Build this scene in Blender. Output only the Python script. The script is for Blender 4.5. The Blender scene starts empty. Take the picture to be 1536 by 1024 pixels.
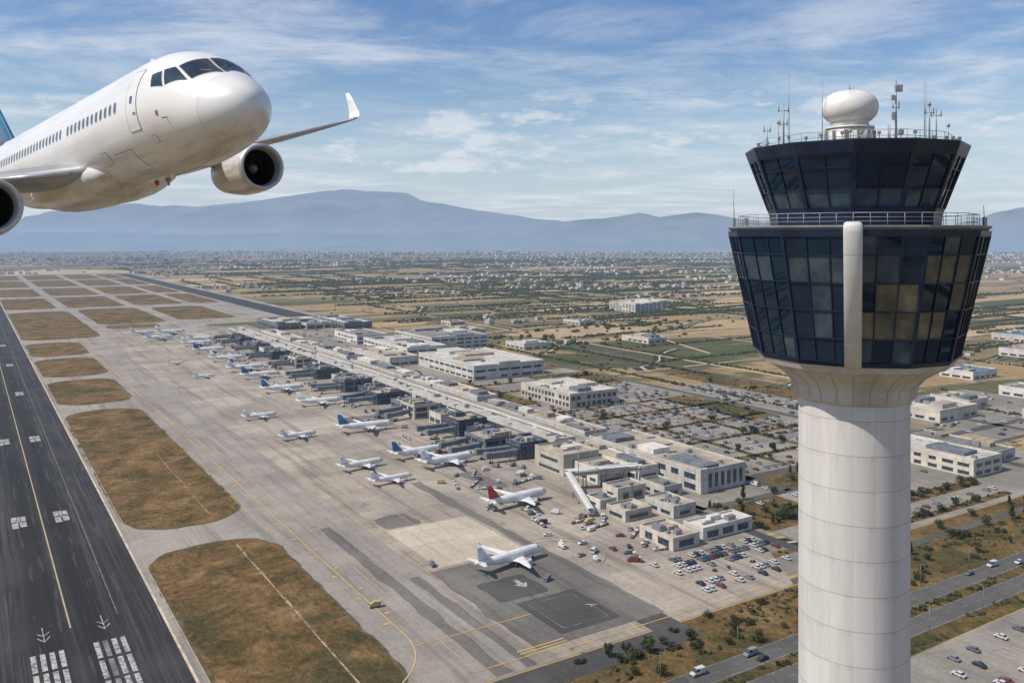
import bpy, math, random, bmesh
import numpy as np
from mathutils import Vector, Matrix, noise
random.seed(7)
R_=random.uniform
scene=bpy.context.scene
COL=scene.collection
ANG=math.atan2(0.5335,0.8458); CA,SA=math.cos(ANG),math.sin(ANG)
def W(c,a,z=0): return (c*CA-a*SA, c*SA+a*CA, z)
def CAof(x,y): return (x*CA+y*SA, -x*SA+y*CA)
F=1300.0
# ------------------------------------------------------------------ materials
def nd(t,typ,ins=None,**p):
    n=t.nodes.new(typ)
    for k,v in p.items(): setattr(n,k,v)
    for k,v in (ins or {}).items():
        s=n.inputs[k]
        if isinstance(v,bpy.types.NodeSocket): t.links.new(v,s)
        else:
            if s.type=='RGBA' and hasattr(v,'__len__') and len(v)==3: v=(*v,1)
            s.default_value=v
    return n
def mx(t,fac,a,b,blend='MIX'):
    n=t.nodes.new('ShaderNodeMix'); n.data_type='RGBA'; n.blend_type=blend
    for i,v in ((0,fac),(6,a),(7,b)):
        if isinstance(v,bpy.types.NodeSocket): t.links.new(v,n.inputs[i])
        else:
            if i>0 and len(v)==3: v=(*v,1)
            n.inputs[i].default_value=v
    return n.outputs[2]
def ma(t,op,a,b=0.0,c=None,clamp=False):
    ins={0:a,1:b}
    if c is not None: ins[2]=c
    n=nd(t,'ShaderNodeMath',ins,operation=op); n.use_clamp=clamp
    return n.outputs[0]
def vm(t,vec,scale=(1,1,1),loc=(0,0,0)):
    return nd(t,'ShaderNodeMapping',{0:vec,3:scale,1:loc}).outputs[0]
def nz(t,vec,scale,detail=4,rough=.6,dist=0.0,col=False):
    n=nd(t,'ShaderNodeTexNoise',{'Vector':vec,'Scale':scale,'Detail':detail,'Roughness':rough,'Distortion':dist})
    return n.outputs[1 if col else 0]
def rp(t,fac,stops,const=False):
    n=nd(t,'ShaderNodeValToRGB',{0:fac}); r=n.color_ramp
    if const: r.interpolation='CONSTANT'
    while len(r.elements)<len(stops): r.elements.new(.5)
    for e,(p,c) in zip(r.elements,stops):
        e.position=p
        e.color=(c,c,c,1) if not hasattr(c,'__len__') else (*c,1)
    return n.outputs[0]
def sm(t,x,lo,hi):
    n=nd(t,'ShaderNodeMapRange',{0:x,1:lo,2:hi,3:0.0,4:1.0},interpolation_type='SMOOTHSTEP'); return n.outputs[0]
def newmat(name):
    m=bpy.data.materials.new(name); m.use_nodes=True; m.node_tree.nodes.clear(); return m,m.node_tree
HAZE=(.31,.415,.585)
def fin(m,t,col,rough=.8,metal=0.0,bump=None,bstr=.3,bdist=.05,haze=True,coat=0.0,spec=.5,hl=9800.0,lowfog=0.0,stint=None):
    p=nd(t,'ShaderNodeBsdfPrincipled',{'Base Color':col,'Roughness':rough,'Metallic':metal,'Coat Weight':coat,'Specular IOR Level':spec})
    if stint: p.inputs['Specular Tint'].default_value=(*stint,1)
    if bump is not None:
        b=nd(t,'ShaderNodeBump',{'Height':bump,'Strength':bstr,'Distance':bdist}); t.links.new(b.outputs[0],p.inputs['Normal'])
    o=nd(t,'ShaderNodeOutputMaterial')
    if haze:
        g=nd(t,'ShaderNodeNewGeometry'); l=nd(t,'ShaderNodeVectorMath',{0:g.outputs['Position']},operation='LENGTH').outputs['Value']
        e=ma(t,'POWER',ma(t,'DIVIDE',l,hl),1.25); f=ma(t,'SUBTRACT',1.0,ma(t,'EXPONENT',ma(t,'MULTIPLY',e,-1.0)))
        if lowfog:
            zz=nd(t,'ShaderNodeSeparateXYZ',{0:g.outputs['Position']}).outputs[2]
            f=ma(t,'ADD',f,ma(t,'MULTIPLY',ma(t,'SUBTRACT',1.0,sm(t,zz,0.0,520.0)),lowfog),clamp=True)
        em=nd(t,'ShaderNodeEmission',{0:HAZE,1:1.0})  # haze painted into the surface as glow, stronger with distance and low down
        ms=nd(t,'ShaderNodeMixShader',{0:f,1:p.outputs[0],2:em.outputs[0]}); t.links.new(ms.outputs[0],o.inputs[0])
        try: m.cycles.emission_sampling='NONE'
        except: pass
    else: t.links.new(p.outputs[0],o.inputs[0])
    return m
def simple(name,c1,c2=None,scale=1.0,rough=.7,metal=0.0,haze=True,stretch=(1,1,1),bump=0,coat=0.0,spec=.5,lo=.35,hi=.65,rand=0,hl=9800.0,lowfog=0.0,stint=None):
    m,t=newmat(name)
    tc=nd(t,'ShaderNodeTexCoord').outputs['Object']
    if c2 is None: c2=tuple(x*.82 for x in c1)
    n=nz(t,vm(t,tc,stretch),scale,5)
    col=mx(t,sm(t,n,lo,hi),c1,c2)
    if rand:
        r=nd(t,'ShaderNodeObjectInfo').outputs['Random']
        col=mx(t,1.0,col,rp(t,r,[(0,1-rand),(1,1.0+rand)]),'MULTIPLY')
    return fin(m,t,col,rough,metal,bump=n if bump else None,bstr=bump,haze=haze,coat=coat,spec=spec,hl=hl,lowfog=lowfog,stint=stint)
def stucco(name,c1,c2):
    m,t=newmat(name); tc=nd(t,'ShaderNodeTexCoord').outputs['Object']
    n=nz(t,vm(t,tc,(1,1,.18)),.55,6,.7); n2=nz(t,tc,.12,4,.6); z=nd(t,'ShaderNodeSeparateXYZ',{0:tc}).outputs[2]
    col=mx(t,sm(t,n2,.35,.65),c1,c2); col=mx(t,ma(t,'MULTIPLY',sm(t,n,.48,.72),.6),col,tuple(x*.5 for x in c2))
    fz=ma(t,'FRACT',ma(t,'DIVIDE',z,3.6)); col=mx(t,ma(t,'MULTIPLY',ma(t,'LESS_THAN',fz,.05),.4),col,(.15,.14,.12))
    r=nd(t,'ShaderNodeObjectInfo').outputs['Random']; col=mx(t,1.0,col,rp(t,r,[(0,.78),(1,1.08)]),'MULTIPLY')
    return fin(m,t,col,.88)
def roofm(name,c1,c2):
    m,t=newmat(name); tc=nd(t,'ShaderNodeTexCoord').outputs['Object']
    n=nz(t,tc,.10,7,.72); n2=nz(t,tc,.9,4,.7)
    b=nd(t,'ShaderNodeTexBrick',{'Vector':tc,'Color1':(1,1,1,1),'Color2':(.78,.77,.76,1),'Mortar':(.6,.6,.6,1),'Scale':1.0,'Mortar Size':.09,'Brick Width':9.0,'Row Height':5.0})
    col=mx(t,sm(t,n,.36,.64),c1,c2); col=mx(t,.7,col,b.outputs[0],'MULTIPLY'); col=mx(t,1.0,col,rp(t,n2,[(.3,.8),(.7,1.15)]),'MULTIPLY')
    r=nd(t,'ShaderNodeObjectInfo').outputs['Random']; col=mx(t,1.0,col,rp(t,r,[(0,.72),(1,1.1)]),'MULTIPLY')
    return fin(m,t,col,.88)
# --------------------------------------------------------------- mesh builder
class MB:
    def __init__(s): s.v=[];s.f=[];s.m=[];s.s=[]
    def add(s,vs,fs,mi=0,sm=False):
        o=len(s.v); s.v.extend([tuple(v) for v in vs])
        for f in fs: s.f.append(tuple(i+o for i in f)); s.m.append(mi); s.s.append(sm)
    def box(s,x0,x1,y0,y1,z0,z1,mi=0):
        s.add([(x0,y0,z0),(x1,y0,z0),(x1,y1,z0),(x0,y1,z0),(x0,y0,z1),(x1,y0,z1),(x1,y1,z1),(x0,y1,z1)],
              [(0,3,2,1),(4,5,6,7),(0,1,5,4),(1,2,6,5),(2,3,7,6),(3,0,4,7)],mi)
    def loft(s,rings,mi=0,cap0=True,cap1=True,sm=True,closed=True):
        n=len(rings[0]); vs=[p for r in rings for p in r]; fs=[]
        for k in range(len(rings)-1):
            for i in range(n if closed else n-1):
                j=(i+1)%n; fs.append((k*n+i,k*n+j,(k+1)*n+j,(k+1)*n+i))
        s.add(vs,fs,mi,sm)
        if cap0: s.add(rings[0],[tuple(range(n))[::-1]],mi)
        if cap1: s.add(rings[-1],[tuple(range(n))],mi)
    def cyl(s,p0,p1,r0,r1=None,n=10,mi=0,sm=True,caps=True):
        r1=r0 if r1 is None else r1
        p0=Vector(p0);p1=Vector(p1);d=(p1-p0).normalized()
        u=d.orthogonal().normalized();w=d.cross(u)
        ring=lambda p,r:[p+(u*math.cos(2*math.pi*i/n)+w*math.sin(2*math.pi*i/n))*r for i in range(n)]
        s.loft([ring(p0,r0),ring(p1,r1)],mi,caps,caps,sm)
    def bar(s,p0,p1,nv,w,d,mi=0):
        p0=Vector(p0);p1=Vector(p1);nv=Vector(nv).normalized();t=(p1-p0).normalized();sd=t.cross(nv).normalized()*(w/2)
        q=[p0-sd-nv*.02,p0+sd-nv*.02,p0+sd+nv*d,p0-sd+nv*d,p1-sd-nv*.02,p1+sd-nv*.02,p1+sd+nv*d,p1-sd+nv*d]
        s.add(q,[(0,3,2,1),(4,5,6,7),(0,1,5,4),(1,2,6,5),(2,3,7,6),(3,0,4,7)],mi)
    def mesh(s,name,mats,recalc=True):
        me=bpy.data.meshes.new(name); me.from_pydata(s.v,[],s.f)
        for m in mats: me.materials.append(m)
        me.polygons.foreach_set('material_index',s.m); me.polygons.foreach_set('use_smooth',s.s)
        me.update()
        if recalc:
            b=bmesh.new(); b.from_mesh(me); bmesh.ops.remove_doubles(b,verts=b.verts,dist=1e-5); bmesh.ops.recalc_face_normals(b,faces=b.faces); b.to_mesh(me); b.free()
        return me
def ob(name,data,loc=(0,0,0),rz=0.0,parent=None,scale=None):
    o=bpy.data.objects.new(name,data); o.location=loc; o.rotation_euler=(0,0,rz)
    if scale: o.scale=scale if hasattr(scale,'__len__') else (scale,)*3
    if parent: o.parent=parent
    COL.objects.link(o); return o
def tag(o,label,cat=None,kind=None,group=None):
    o['label']=label
    if cat: o['category']=cat
    if kind: o['kind']=kind
    if group: o['group']=group
    return o
CH={}
def _rec(src,dst):
    for ch in CH.get(src.name_full,[]):
        c=ch.copy(); COL.objects.link(c); c.parent=dst
        for g in CH.get(ch.name_full,[]):
            h=g.copy(); COL.objects.link(h); h.parent=c
def part(name,data,parent,loc=(0,0,0),rz=0.0,scale=None):
    o=ob(name,data,loc,rz,parent,scale); CH.setdefault(parent.name_full,[]).append(o); return o
# --------------------------------------------------------------- base materials
m_wallc=stucco('cream_stucco',(.56,.515,.435),(.44,.40,.335))
m_wallw=stucco('white_stucco',(.62,.60,.55),(.48,.46,.42))
m_wallg=simple('grey_cladding',(.17,.18,.20),(.09,.105,.13),.15,.6)
m_walld=simple('dark_blue_cladding',(.065,.09,.125),(.03,.042,.06),.15,.5)
m_roofw=roofm('pale_roof',(.57,.55,.51),(.39,.37,.335))
m_rooft=roofm('tan_roof',(.48,.41,.325),(.30,.26,.21))
m_roofg=roofm('grey_roof',(.27,.255,.235),(.15,.145,.14))
m_roofb=simple('blue_roof',(.08,.18,.29),(.05,.12,.20),.1,.6)
m_glass=simple('window_glass',(.02,.035,.06),(.04,.06,.09),.3,.15,spec=.7)
m_frame=simple('window_frame',(.24,.235,.225),(.18,.175,.17),1,.6)
m_metal=simple('galvanised_metal',(.32,.33,.34),(.20,.21,.22),2,.5,.4)
m_white=simple('white_paint',(.62,.61,.59),(.50,.49,.47),.3,.5)
m_tyre=simple('tyre_rubber',(.02,.02,.02),(.03,.03,.03),4,.9)
m_yell=simple('yellow_paint',(.60,.36,.06),(.38,.28,.12),.25,.85)
m_ypale=simple('faded_yellow_paint',(.46,.34,.16),(.31,.26,.18),.15,.85)
m_wmark=simple('white_marking',(.42,.42,.41),(.13,.13,.13),.6,.85,lo=.36,hi=.66)
m_wfade=simple('faded_white_marking',(.22,.215,.21),(.09,.09,.09),.2,.85)
m_edge=simple('runway_edge_line',(.58,.47,.35),(.36,.30,.24),.2,.85)
m_blue=simple('blue_livery',(.02,.13,.30),(.02,.10,.24),.5,.35)
m_red=simple('red_paint',(.40,.03,.03),None,.5,.45)
def ground_mat():
    m,t=newmat('ground_fields'); tc=nd(t,'ShaderNodeTexCoord').outputs['Object']
    wob=nd(t,'ShaderNodeVectorMath',{0:nz(t,tc,.005,3,.5,col=True),1:(.5,.5,.5)},operation='SUBTRACT').outputs[0]
    wob=nd(t,'ShaderNodeVectorMath',{0:wob,3:60.0},operation='SCALE').outputs[0]
    p=nd(t,'ShaderNodeVectorMath',{0:tc,1:wob},operation='ADD').outputs[0]
    ps=vm(t,p,(1/330,1/90,1))
    vo=nd(t,'ShaderNodeTexVoronoi',{'Vector':ps,'Scale':1.0,'Randomness':.9},voronoi_dimensions='2D',distance='CHEBYCHEV')
    r=nd(t,'ShaderNodeSeparateColor',{0:vo.outputs['Color']}).outputs
    cell=rp(t,r[0],[(0,(.25,.18,.09)),(.16,(.105,.10,.045)),(.28,(.38,.275,.145)),(.44,(.068,.074,.032)),(.52,(.29,.205,.105)),(.66,(.43,.32,.18)),(.78,(.13,.12,.055)),(.88,(.20,.155,.08))],True)
    fine=nz(t,tc,.09,7,.7)
    rows=nd(t,'ShaderNodeTexWave',{'Vector':tc,'Scale':.05,'Distortion':2.0,'Detail':2.0},bands_direction='Y').outputs[1]
    col=mx(t,1.0,cell,rp(t,fine,[(.25,.60),(.75,1.36)]),'MULTIPLY')
    col=mx(t,ma(t,'MULTIPLY',ma(t,'LESS_THAN',r[1],.4),.4),col,mx(t,1.0,col,rp(t,rows,[(.3,.4),(.7,1.3)]),'MULTIPLY'))
    mid=nz(t,tc,.009,7,.68)
    col=mx(t,ma(t,'MULTIPLY',sm(t,mid,.56,.64),.8),col,(.065,.066,.03))
    col=mx(t,ma(t,'MULTIPLY',sm(t,nz(t,tc,.004,6,.65),.50,.62),.5),col,(.33,.24,.135))
    ed=nd(t,'ShaderNodeTexVoronoi',{'Vector':ps,'Scale':1.0,'Randomness':.9},voronoi_dimensions='2D',feature='DISTANCE_TO_EDGE').outputs['Distance']
    col=mx(t,ma(t,'MULTIPLY',ma(t,'LESS_THAN',ed,.04),sm(t,mid,.38,.46)),col,(.026,.032,.014))
    col=mx(t,ma(t,'LESS_THAN',ed,.006),col,(.42,.37,.29))
    dk=sm(t,nz(t,tc,.045,4,.7),.61,.67)
    col=mx(t,ma(t,'MULTIPLY',dk,.75),col,(.028,.032,.015))
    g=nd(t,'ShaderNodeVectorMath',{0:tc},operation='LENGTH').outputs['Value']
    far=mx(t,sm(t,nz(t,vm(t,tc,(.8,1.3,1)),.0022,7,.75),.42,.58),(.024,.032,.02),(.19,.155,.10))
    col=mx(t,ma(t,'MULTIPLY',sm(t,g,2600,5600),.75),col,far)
    return fin(m,t,col,.95,bump=fine,bstr=.4,bdist=1.0,spec=.2)
m_ground=ground_mat()
def grass_mat(name,br=1.0,gr=0.0):
    m,t=newmat(name); tc=nd(t,'ShaderNodeTexCoord').outputs['Object']
    n1=nz(t,tc,.05,10,.78,.4); n2=nz(t,vm(t,tc,(1,.6,1)),.5,8,.85); n3=nz(t,tc,.014,5,.62,.5); n4=nz(t,tc,.16,6,.75)
    b=lambda c:tuple(x*br for x in c)
    col=rp(t,n1,[(.34,b((.040,.040,.014))),(.43,b((.085,.064,.024))),(.50,b((.145,.088,.036))),(.57,b((.19,.118,.053))),(.70,b((.31,.215,.12)))])
    col=mx(t,ma(t,'MULTIPLY',sm(t,n3,.50,.62),.75),col,mx(t,sm(t,n4,.4,.6),(.040,.044,.016),(.085,.075,.031)))
    col=mx(t,ma(t,'MULTIPLY',sm(t,n4,.58,.70),.85),col,(.026,.029,.011))
    if gr: col=mx(t,gr,col,(.045,.06,.02))
    col=mx(t,1.0,col,rp(t,n2,[(.3,.33),(.7,1.6)]),'MULTIPLY')
    return fin(m,t,col,.95,bump=n2,bstr=.8,bdist=.7,spec=.15)
m_grass=grass_mat('dry_grass'); m_verge=grass_mat('verge_grass',1.05,.18)
m_track=simple('gravel_track',(.34,.27,.18),(.15,.10,.055),.25,.95,lo=.42,hi=.6)
m_sand=simple('pale_sand',(.46,.36,.24),(.30,.22,.13),.01,.95)
m_soil=simple('worn_grass_edge',(.11,.09,.05),(.055,.05,.026),.2,.95)
def runway_mat():
    m,t=newmat('runway_asphalt'); tc=nd(t,'ShaderNodeTexCoord').outputs['Object']
    n=nz(t,vm(t,tc,(1,.012,1)),.6,7,.7); n2=nz(t,tc,.02,6,.6); n3=nz(t,tc,1.3,3,.7)
    x=nd(t,'ShaderNodeSeparateXYZ',{0:tc}).outputs
    col=rp(t,n,[(.32,(.013,.013,.015)),(.5,(.025,.025,.027)),(.68,(.062,.061,.060))])
    col=mx(t,ma(t,'MULTIPLY',sm(t,n2,.45,.70),.5),col,(.062,.061,.059))
    fr=ma(t,'FRACT',ma(t,'DIVIDE',x[0],7.5)); col=mx(t,ma(t,'MULTIPLY',ma(t,'LESS_THAN',fr,.02),.4),col,(.09,.09,.09))
    rub=ma(t,'SUBTRACT',1.0,sm(t,ma(t,'ABSOLUTE',ma(t,'SUBTRACT',ma(t,'ABSOLUTE',ma(t,'SUBTRACT',x[0],29.5)),6.0)),1.5,7.0))
    rub=ma(t,'MULTIPLY',rub,ma(t,'SUBTRACT',1.0,sm(t,x[1],700,1500)))
    col=mx(t,ma(t,'MULTIPLY',rub,.7),col,(.008,.008,.009))
    pz=sm(t,nz(t,vm(t,tc,(.6,.03,1)),.9,3,.5),.60,.66); col=mx(t,ma(t,'MULTIPLY',pz,.4),col,(.085,.083,.08))
    col=mx(t,1.0,col,rp(t,n3,[(.3,.82),(.7,1.18)]),'MULTIPLY')
    return fin(m,t,col,.85,bump=n3,bstr=.2,bdist=.05,spec=.3)
m_run=runway_mat()
def apron_mat(name,base,base2,slab=True,dark=.5,stain=.55):
    m,t=newmat(name); tc=nd(t,'ShaderNodeTexCoord').outputs['Object']
    n=nz(t,vm(t,tc,(1,.04,1)),.16,7,.68); n2=nz(t,tc,.02,7,.68); n3=nz(t,tc,.5,5,.75)
    col=mx(t,sm(t,n2,.36,.64),base,base2)
    col=mx(t,ma(t,'MULTIPLY',sm(t,n,.47,.66),dark),col,tuple(x*.40 for x in base))
    if slab:
        b=nd(t,'ShaderNodeTexBrick',{'Vector':tc,'Color1':(1,1,1,1),'Color2':(.84,.84,.84,1),'Mortar':(.66,.66,.66,1),'Scale':1.0,'Mortar Size':.10,'Brick Width':15.0,'Row Height':7.5,'Mortar Smooth':.2}); b.offset=0
        b2=nd(t,'ShaderNodeTexBrick',{'Vector':vm(t,tc,(1,1,1),(11,4,0)),'Color1':(1,1,1,1),'Color2':(.74,.73,.72,1),'Mortar':(1,1,1,1),'Scale':1.0,'Mortar Size':.0,'Brick Width':67.0,'Row Height':38.0}); 
        col=mx(t,.8,col,b.outputs[0],'MULTIPLY'); col=mx(t,.8,col,b2.outputs[0],'MULTIPLY')
    st=sm(t,nz(t,tc,.075,6,.75),.55,.70); col=mx(t,ma(t,'MULTIPLY',st,stain),col,(.09,.082,.075))
    sp=sm(t,nz(t,tc,.35,3,.6),.68,.74); col=mx(t,ma(t,'MULTIPLY',sp,stain),col,(.05,.046,.042))
    ty=sm(t,nz(t,vm(t,tc,(1,.015,1)),1.1,3,.6),.64,.70); col=mx(t,ma(t,'MULTIPLY',ty,.4),col,(.06,.056,.052))
    sk=sm(t,nz(t,vm(t,tc,(.05,1,1)),.5,4,.6),.62,.75); col=mx(t,ma(t,'MULTIPLY',sk,.25),col,(.08,.075,.07))
    col=mx(t,1.0,col,rp(t,n3,[(.3,.82),(.7,1.16)]),'MULTIPLY')
    return fin(m,t,col,.85,bump=n3,bstr=.15,bdist=.05,spec=.3)
m_apron=apron_mat('apron_concrete',(.43,.38,.315),(.30,.267,.226),dark=.65)
m_taxi=apron_mat('taxiway_asphalt',(.31,.28,.245),(.225,.205,.182),False,.55,.35)
m_lslab=apron_mat('new_concrete',(.60,.53,.42),(.50,.44,.36),True,.12,.2)
m_darkp=apron_mat('patched_asphalt',(.085,.083,.081),(.055,.054,.053),False,.4,.3)
m_midp=apron_mat('weathered_asphalt',(.175,.162,.147),(.12,.113,.104),False,.7,.6)
m_pave=apron_mat('car_park_paving',(.28,.255,.22),(.175,.162,.143),False,.4,.5)
m_road=apron_mat('road_asphalt',(.105,.10,.095),(.07,.068,.065),False,.3,.2)
def foliage(name,a,b):
    m,t=newmat(name); tc=nd(t,'ShaderNodeTexCoord').outputs['Object']; g=nd(t,'ShaderNodeNewGeometry')
    r=nd(t,'ShaderNodeObjectInfo').outputs['Random']
    n=nz(t,tc,.55,3,.6); isl=g.outputs['Random Per Island']
    col=mx(t,ma(t,'ADD',ma(t,'MULTIPLY',isl,.6),ma(t,'MULTIPLY',n,.4)),a,b)
    col=mx(t,1.0,col,rp(t,r,[(0,.7),(1,1.25)]),'MULTIPLY')
    return fin(m,t,col,.9,spec=.2)
m_leaf=foliage('olive_leaves',(.020,.030,.011),(.08,.088,.036))
m_leaf2=foliage('dark_leaves',(.014,.021,.010),(.055,.062,.028))
m_bark=simple('bark',(.10,.075,.05),(.06,.045,.03),3,.95)
# --------------------------------------------------------------- ground & pavements (airport frame)
def sheet(name,mat,polys,z,label,kind='structure'):
    mb=MB()
    for p in polys: mb.add([(c,a,z) for c,a in p],[tuple(range(len(p)))])
    o=ob(name,mb.mesh(name,[mat],False),(0,0,0),ANG); tag(o,label,kind=kind); return o
def rect(c0,c1,a0,a1): return [(c0,a0),(c1,a0),(c1,a1),(c0,a1)]
def rrect(c0,c1,a0,a1,r=10,jit=0):
    r=min(r,(c1-c0)/2.05,(a1-a0)/2.05); out=[]
    for cx,cy,s in ((c1-r,a0+r,-90),(c1-r,a1-r,0),(c0+r,a1-r,90),(c0+r,a0+r,180)):
        for k in range(9):
            an=math.radians(s+k*11.25); out.append((cx+r*math.cos(an),cy+r*math.sin(an)))
    if jit:
        res=[]
        for i in range(len(out)):
            p,q=Vector(out[i]),Vector(out[(i+1)%len(out)]); n=max(1,int((q-p).length/3))
            for k in range(n):
                v=p.lerp(q,k/n); d=(noise.noise(Vector((v.x*.11,v.y*.11,3)))+.5*noise.noise(Vector((v.x*.5,v.y*.5,9))))*jit; e=(q-p).normalized(); res.append((v.x-e.y*d,v.y+e.x*d))
        out=res
    return out
ls=sorted(set([-45000,-30000,-20000,-12000,-8000,-5000,-3500]+list(range(-2500,6001,500))+[7000,8500,10000,12500,16000,22000,30000,45000]))
mb=MB(); n=len(ls); mb.add([(x,y,0) for y in ls for x in ls],[(j*n+i,j*n+i+1,(j+1)*n+i+1,(j+1)*n+i) for j in range(n-1) for i in range(n-1)])
g=ob('ground',mb.mesh('ground',[m_ground],False),(0,0,0),ANG); tag(g,'dry plain with tan and olive fields around the airport',kind='structure')
sheet('taxiway',m_taxi,[rect(-70,118,100,3350),rect(118,150,218,3350),rect(150,300,1290,3350),rect(300,500,1330,3350)],.06,'grey asphalt taxiways linking runway and apron')
sheet('apron',m_apron,[[(150,218),(262,218),(292,262),(292,1290),(150,1290)]],.08,'stained concrete aircraft apron with slab joints')
isl=[(61.5,111,222,379,20),(61,112,407,716,24),(61,114,744,876,20),(61,116,900,1038,20),(61,117,1062,1196,20),(61,150,1234,1700,26),
 (168,262,1400,1720,26),(172,240,1330,1385,14),(285,372,1420,1700,24)]
for a0,a1 in ((1770,2080),(2140,2460),(2540,2900),(2960,3300)):
    for c0,c1 in ((61,140),(160,255),(275,360),(378,430)): isl.append((c0,c1,a0,a1,20))
    isl.append((-60,-6,a0,a1,20))
sheet('soil',m_soil,[rrect(a-1.2,b+1.2,c-1.2,d+1.2,r+1,1.2) for a,b,c,d,r in isl],.12,'bare worn rims around the grass islands')
for k,(a,b,c,d,r) in enumerate(isl):
    sheet('grass',m_grass,[rrect(a,b,c,d,r,2.0 if k<9 else 0)],.16,'dry brown grass island between taxiways')
def wavy(c,a0,a1,w,amp=.5):
    out=[]; n=int((a1-a0)/8)
    for k in range(n):
        f0=c+noise.noise(Vector((a0+k*8,0,1))*.03)*amp;f1=c+noise.noise(Vector((a0+(k+1)*8,0,1))*.03)*amp
        ww=w*(.5+.5*abs(noise.noise(Vector((k*.4,1,1)))*2)); out.append([(f0,a0+k*8),(f0+ww,a0+k*8),(f1+ww,a0+k*8+8),(f1,a0+k*8+8)])
    return out
sheet('track',m_track,wavy(96.6,228,374,1.0)+wavy(96.6,412,560,.6),.20,'thin pale gravel track across the grass')
sheet('runway',m_run,[rect(1.5,57,60,3350)],.12,'dark asphalt runway with rubber marks')
sheet('runway',m_run,[rect(440,485,1380,3300)],.12,'dark asphalt strip beyond the taxiways')
mk={'w':[], 'wf':[], 'y':[], 'yp':[], 'e':[]}
mk['e'].append(rect(57.0,57.9,60,3300)); mk['wf'].append(rect(44.2,44.5,325,1500)); mk['yp'].append(rect(29.3,29.8,322,3300))
for cc in (21.5,39.2):
    for k in range(4):
        c=cc-4.6+k*2.6
        mk['wf' if (k+int(cc))%5==0 else 'w'] += [rect(c,c+1.5,252,278),rect(c,c+1.5,279.5,292),rect(c,c+1.5,293.8,306)]
    c=cc; a=315
    mk['w'] += [rect(c-.15,c+.15,a,a+12),[(c-1.8,a+3.2),(c-.2,a+.2),(c-.2,a+.8),(c-1.8,a+4.2)],[(c+1.8,a+3.2),(c+.2,a+.2),(c+.2,a+.8),(c+1.8,a+4.2)],[(c-1.8,a+7),(c-.2,a+4.6),(c-.2,a+5.2),(c-1.8,a+7.8)],[(c+1.8,a+7),(c+.2,a+4.6),(c+.2,a+5.2),(c+1.8,a+7.8)]]
for k,a in enumerate((444,626,815,1004,1190,1390)):
    for c in (20.6,37.8):
        mk['w'] += [rect(c-2.9,c-.3,a,a+8.5),rect(c+.3,c+2.9,a+1,a+8.8),rect(c-2.9,c-.6,a+10.2,a+18),rect(c+.9,c+2.9,a+10.5,a+17.4),rect(c-.8,c+.6,a+8.8,a+18)]
mk['yp'] += [rect(31.6,32.0,150,268),rect(30.2,30.6,150,268),rect(60.2,60.5,200,1500)]
mk['y'].append(rect(121.2,121.6,258,1300)); mk['yp'] += [rect(129,129.3,228,1300),rect(151.5,151.85,300,1290),rect(154,154.3,300,1290),rect(113.2,113.5,380,1290),rect(112.4,112.7,380,1290)]
a=268
while a<900:
    mk['y'].append(rect(118.4,120.4,a,a+1.1)); 
    mk['y'].append(rect(122.4,124.2,a+8,a+9.0)); a+=24
for k in range(14):
    t0=k/14*math.pi/2;t1=(k+1)/14*math.pi/2
    q=lambda th,r:(121.45-34+r*math.cos(th),258-r*math.sin(th))
    mk['yp'].append([q(t0,33.7),q(t0,34.3),q(t1,34.3),q(t1,33.7)])
mk['y'] += [rect(121,165,249,249.4),rect(129,162,224.5,224.9),rect(146,164,226.5,227.1),rect(146,164,228.2,228.8),rect(160,260,222,222.4)]
for k in range(9): mk['yp'].append(rect(170,235,300+k*118,300.4+k*118))
mk['yp'] += [rect(171.5,171.8,300,1290),rect(214,214.3,225,1290),rect(188,188.3,360,1290)]
def ring(c,a,r,w,n=40,t0=0,t1=2*math.pi):
    out=[]
    for i in range(n):
        p=t0+(t1-t0)*i/n;q=t0+(t1-t0)*(i+1)/n
        out.append([(c+r*math.cos(p),a+r*math.sin(p)),(c+(r+w)*math.cos(p),a+(r+w)*math.sin(p)),(c+(r+w)*math.cos(q),a+(r+w)*math.sin(q)),(c+r*math.cos(q),a+r*math.sin(q))])
    return out
mk['wf'] += ring(206,290,15,.3)+ring(206,290,19,.25,40,-1.2,2.0)
for c_,a_ in ((202,424),(202,462),(194,547),(190,620),(246,464),(248,541),(248,643),(243,716),(245,356)): mk['yp']+=ring(c_-8,a_-14,16,.3,14,.3,1.7)
sheet('apron',m_lslab,[rrect(157,197,303,353,.5)],.101,'newer pale concrete slabs on the apron')
sheet('apron',m_darkp,[rrect(161,182,262,281,2,1.2),rrect(165,190,231,259,1)],.10,'dark resurfaced asphalt patches on the apron')
def strip(c0,c1,a0,a1,j):
    n=int((a1-a0)/5); L=[];Rr=[]
    for k in range(n+1):
        a=a0+(a1-a0)*k/n; L.append((c0+noise.noise(Vector((a*.08,c0,1)))*j,a)); Rr.append((c1+noise.noise(Vector((a*.08,c1,5)))*j,a))
    return L+Rr[::-1]
sheet('apron',m_midp,[strip(133,138,219,372,1.6),strip(143.5,147,219,300,1.2),strip(152,205,226,301,2.5),strip(198.5,204,303,415,2),rrect(158,176,354.5,372,3,2),rrect(228,240,382,418,3,3),rrect(225,260,560,590,3,3)],.095,'weathered darker asphalt lanes on the apron')
mk['w'] += [[(173,273),(176,269),(179,273),(177,273),(177,277),(175,277),(175,273)],rect(186,189,243,243.5),[(184,246),(188.5,243),(188.5,244.2)]]
mk['wf'] += [rect(168,187,234,234.3),rect(168,187,255.7,256),rect(168,168.3,234,256),rect(186.7,187,234,256)]
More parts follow.
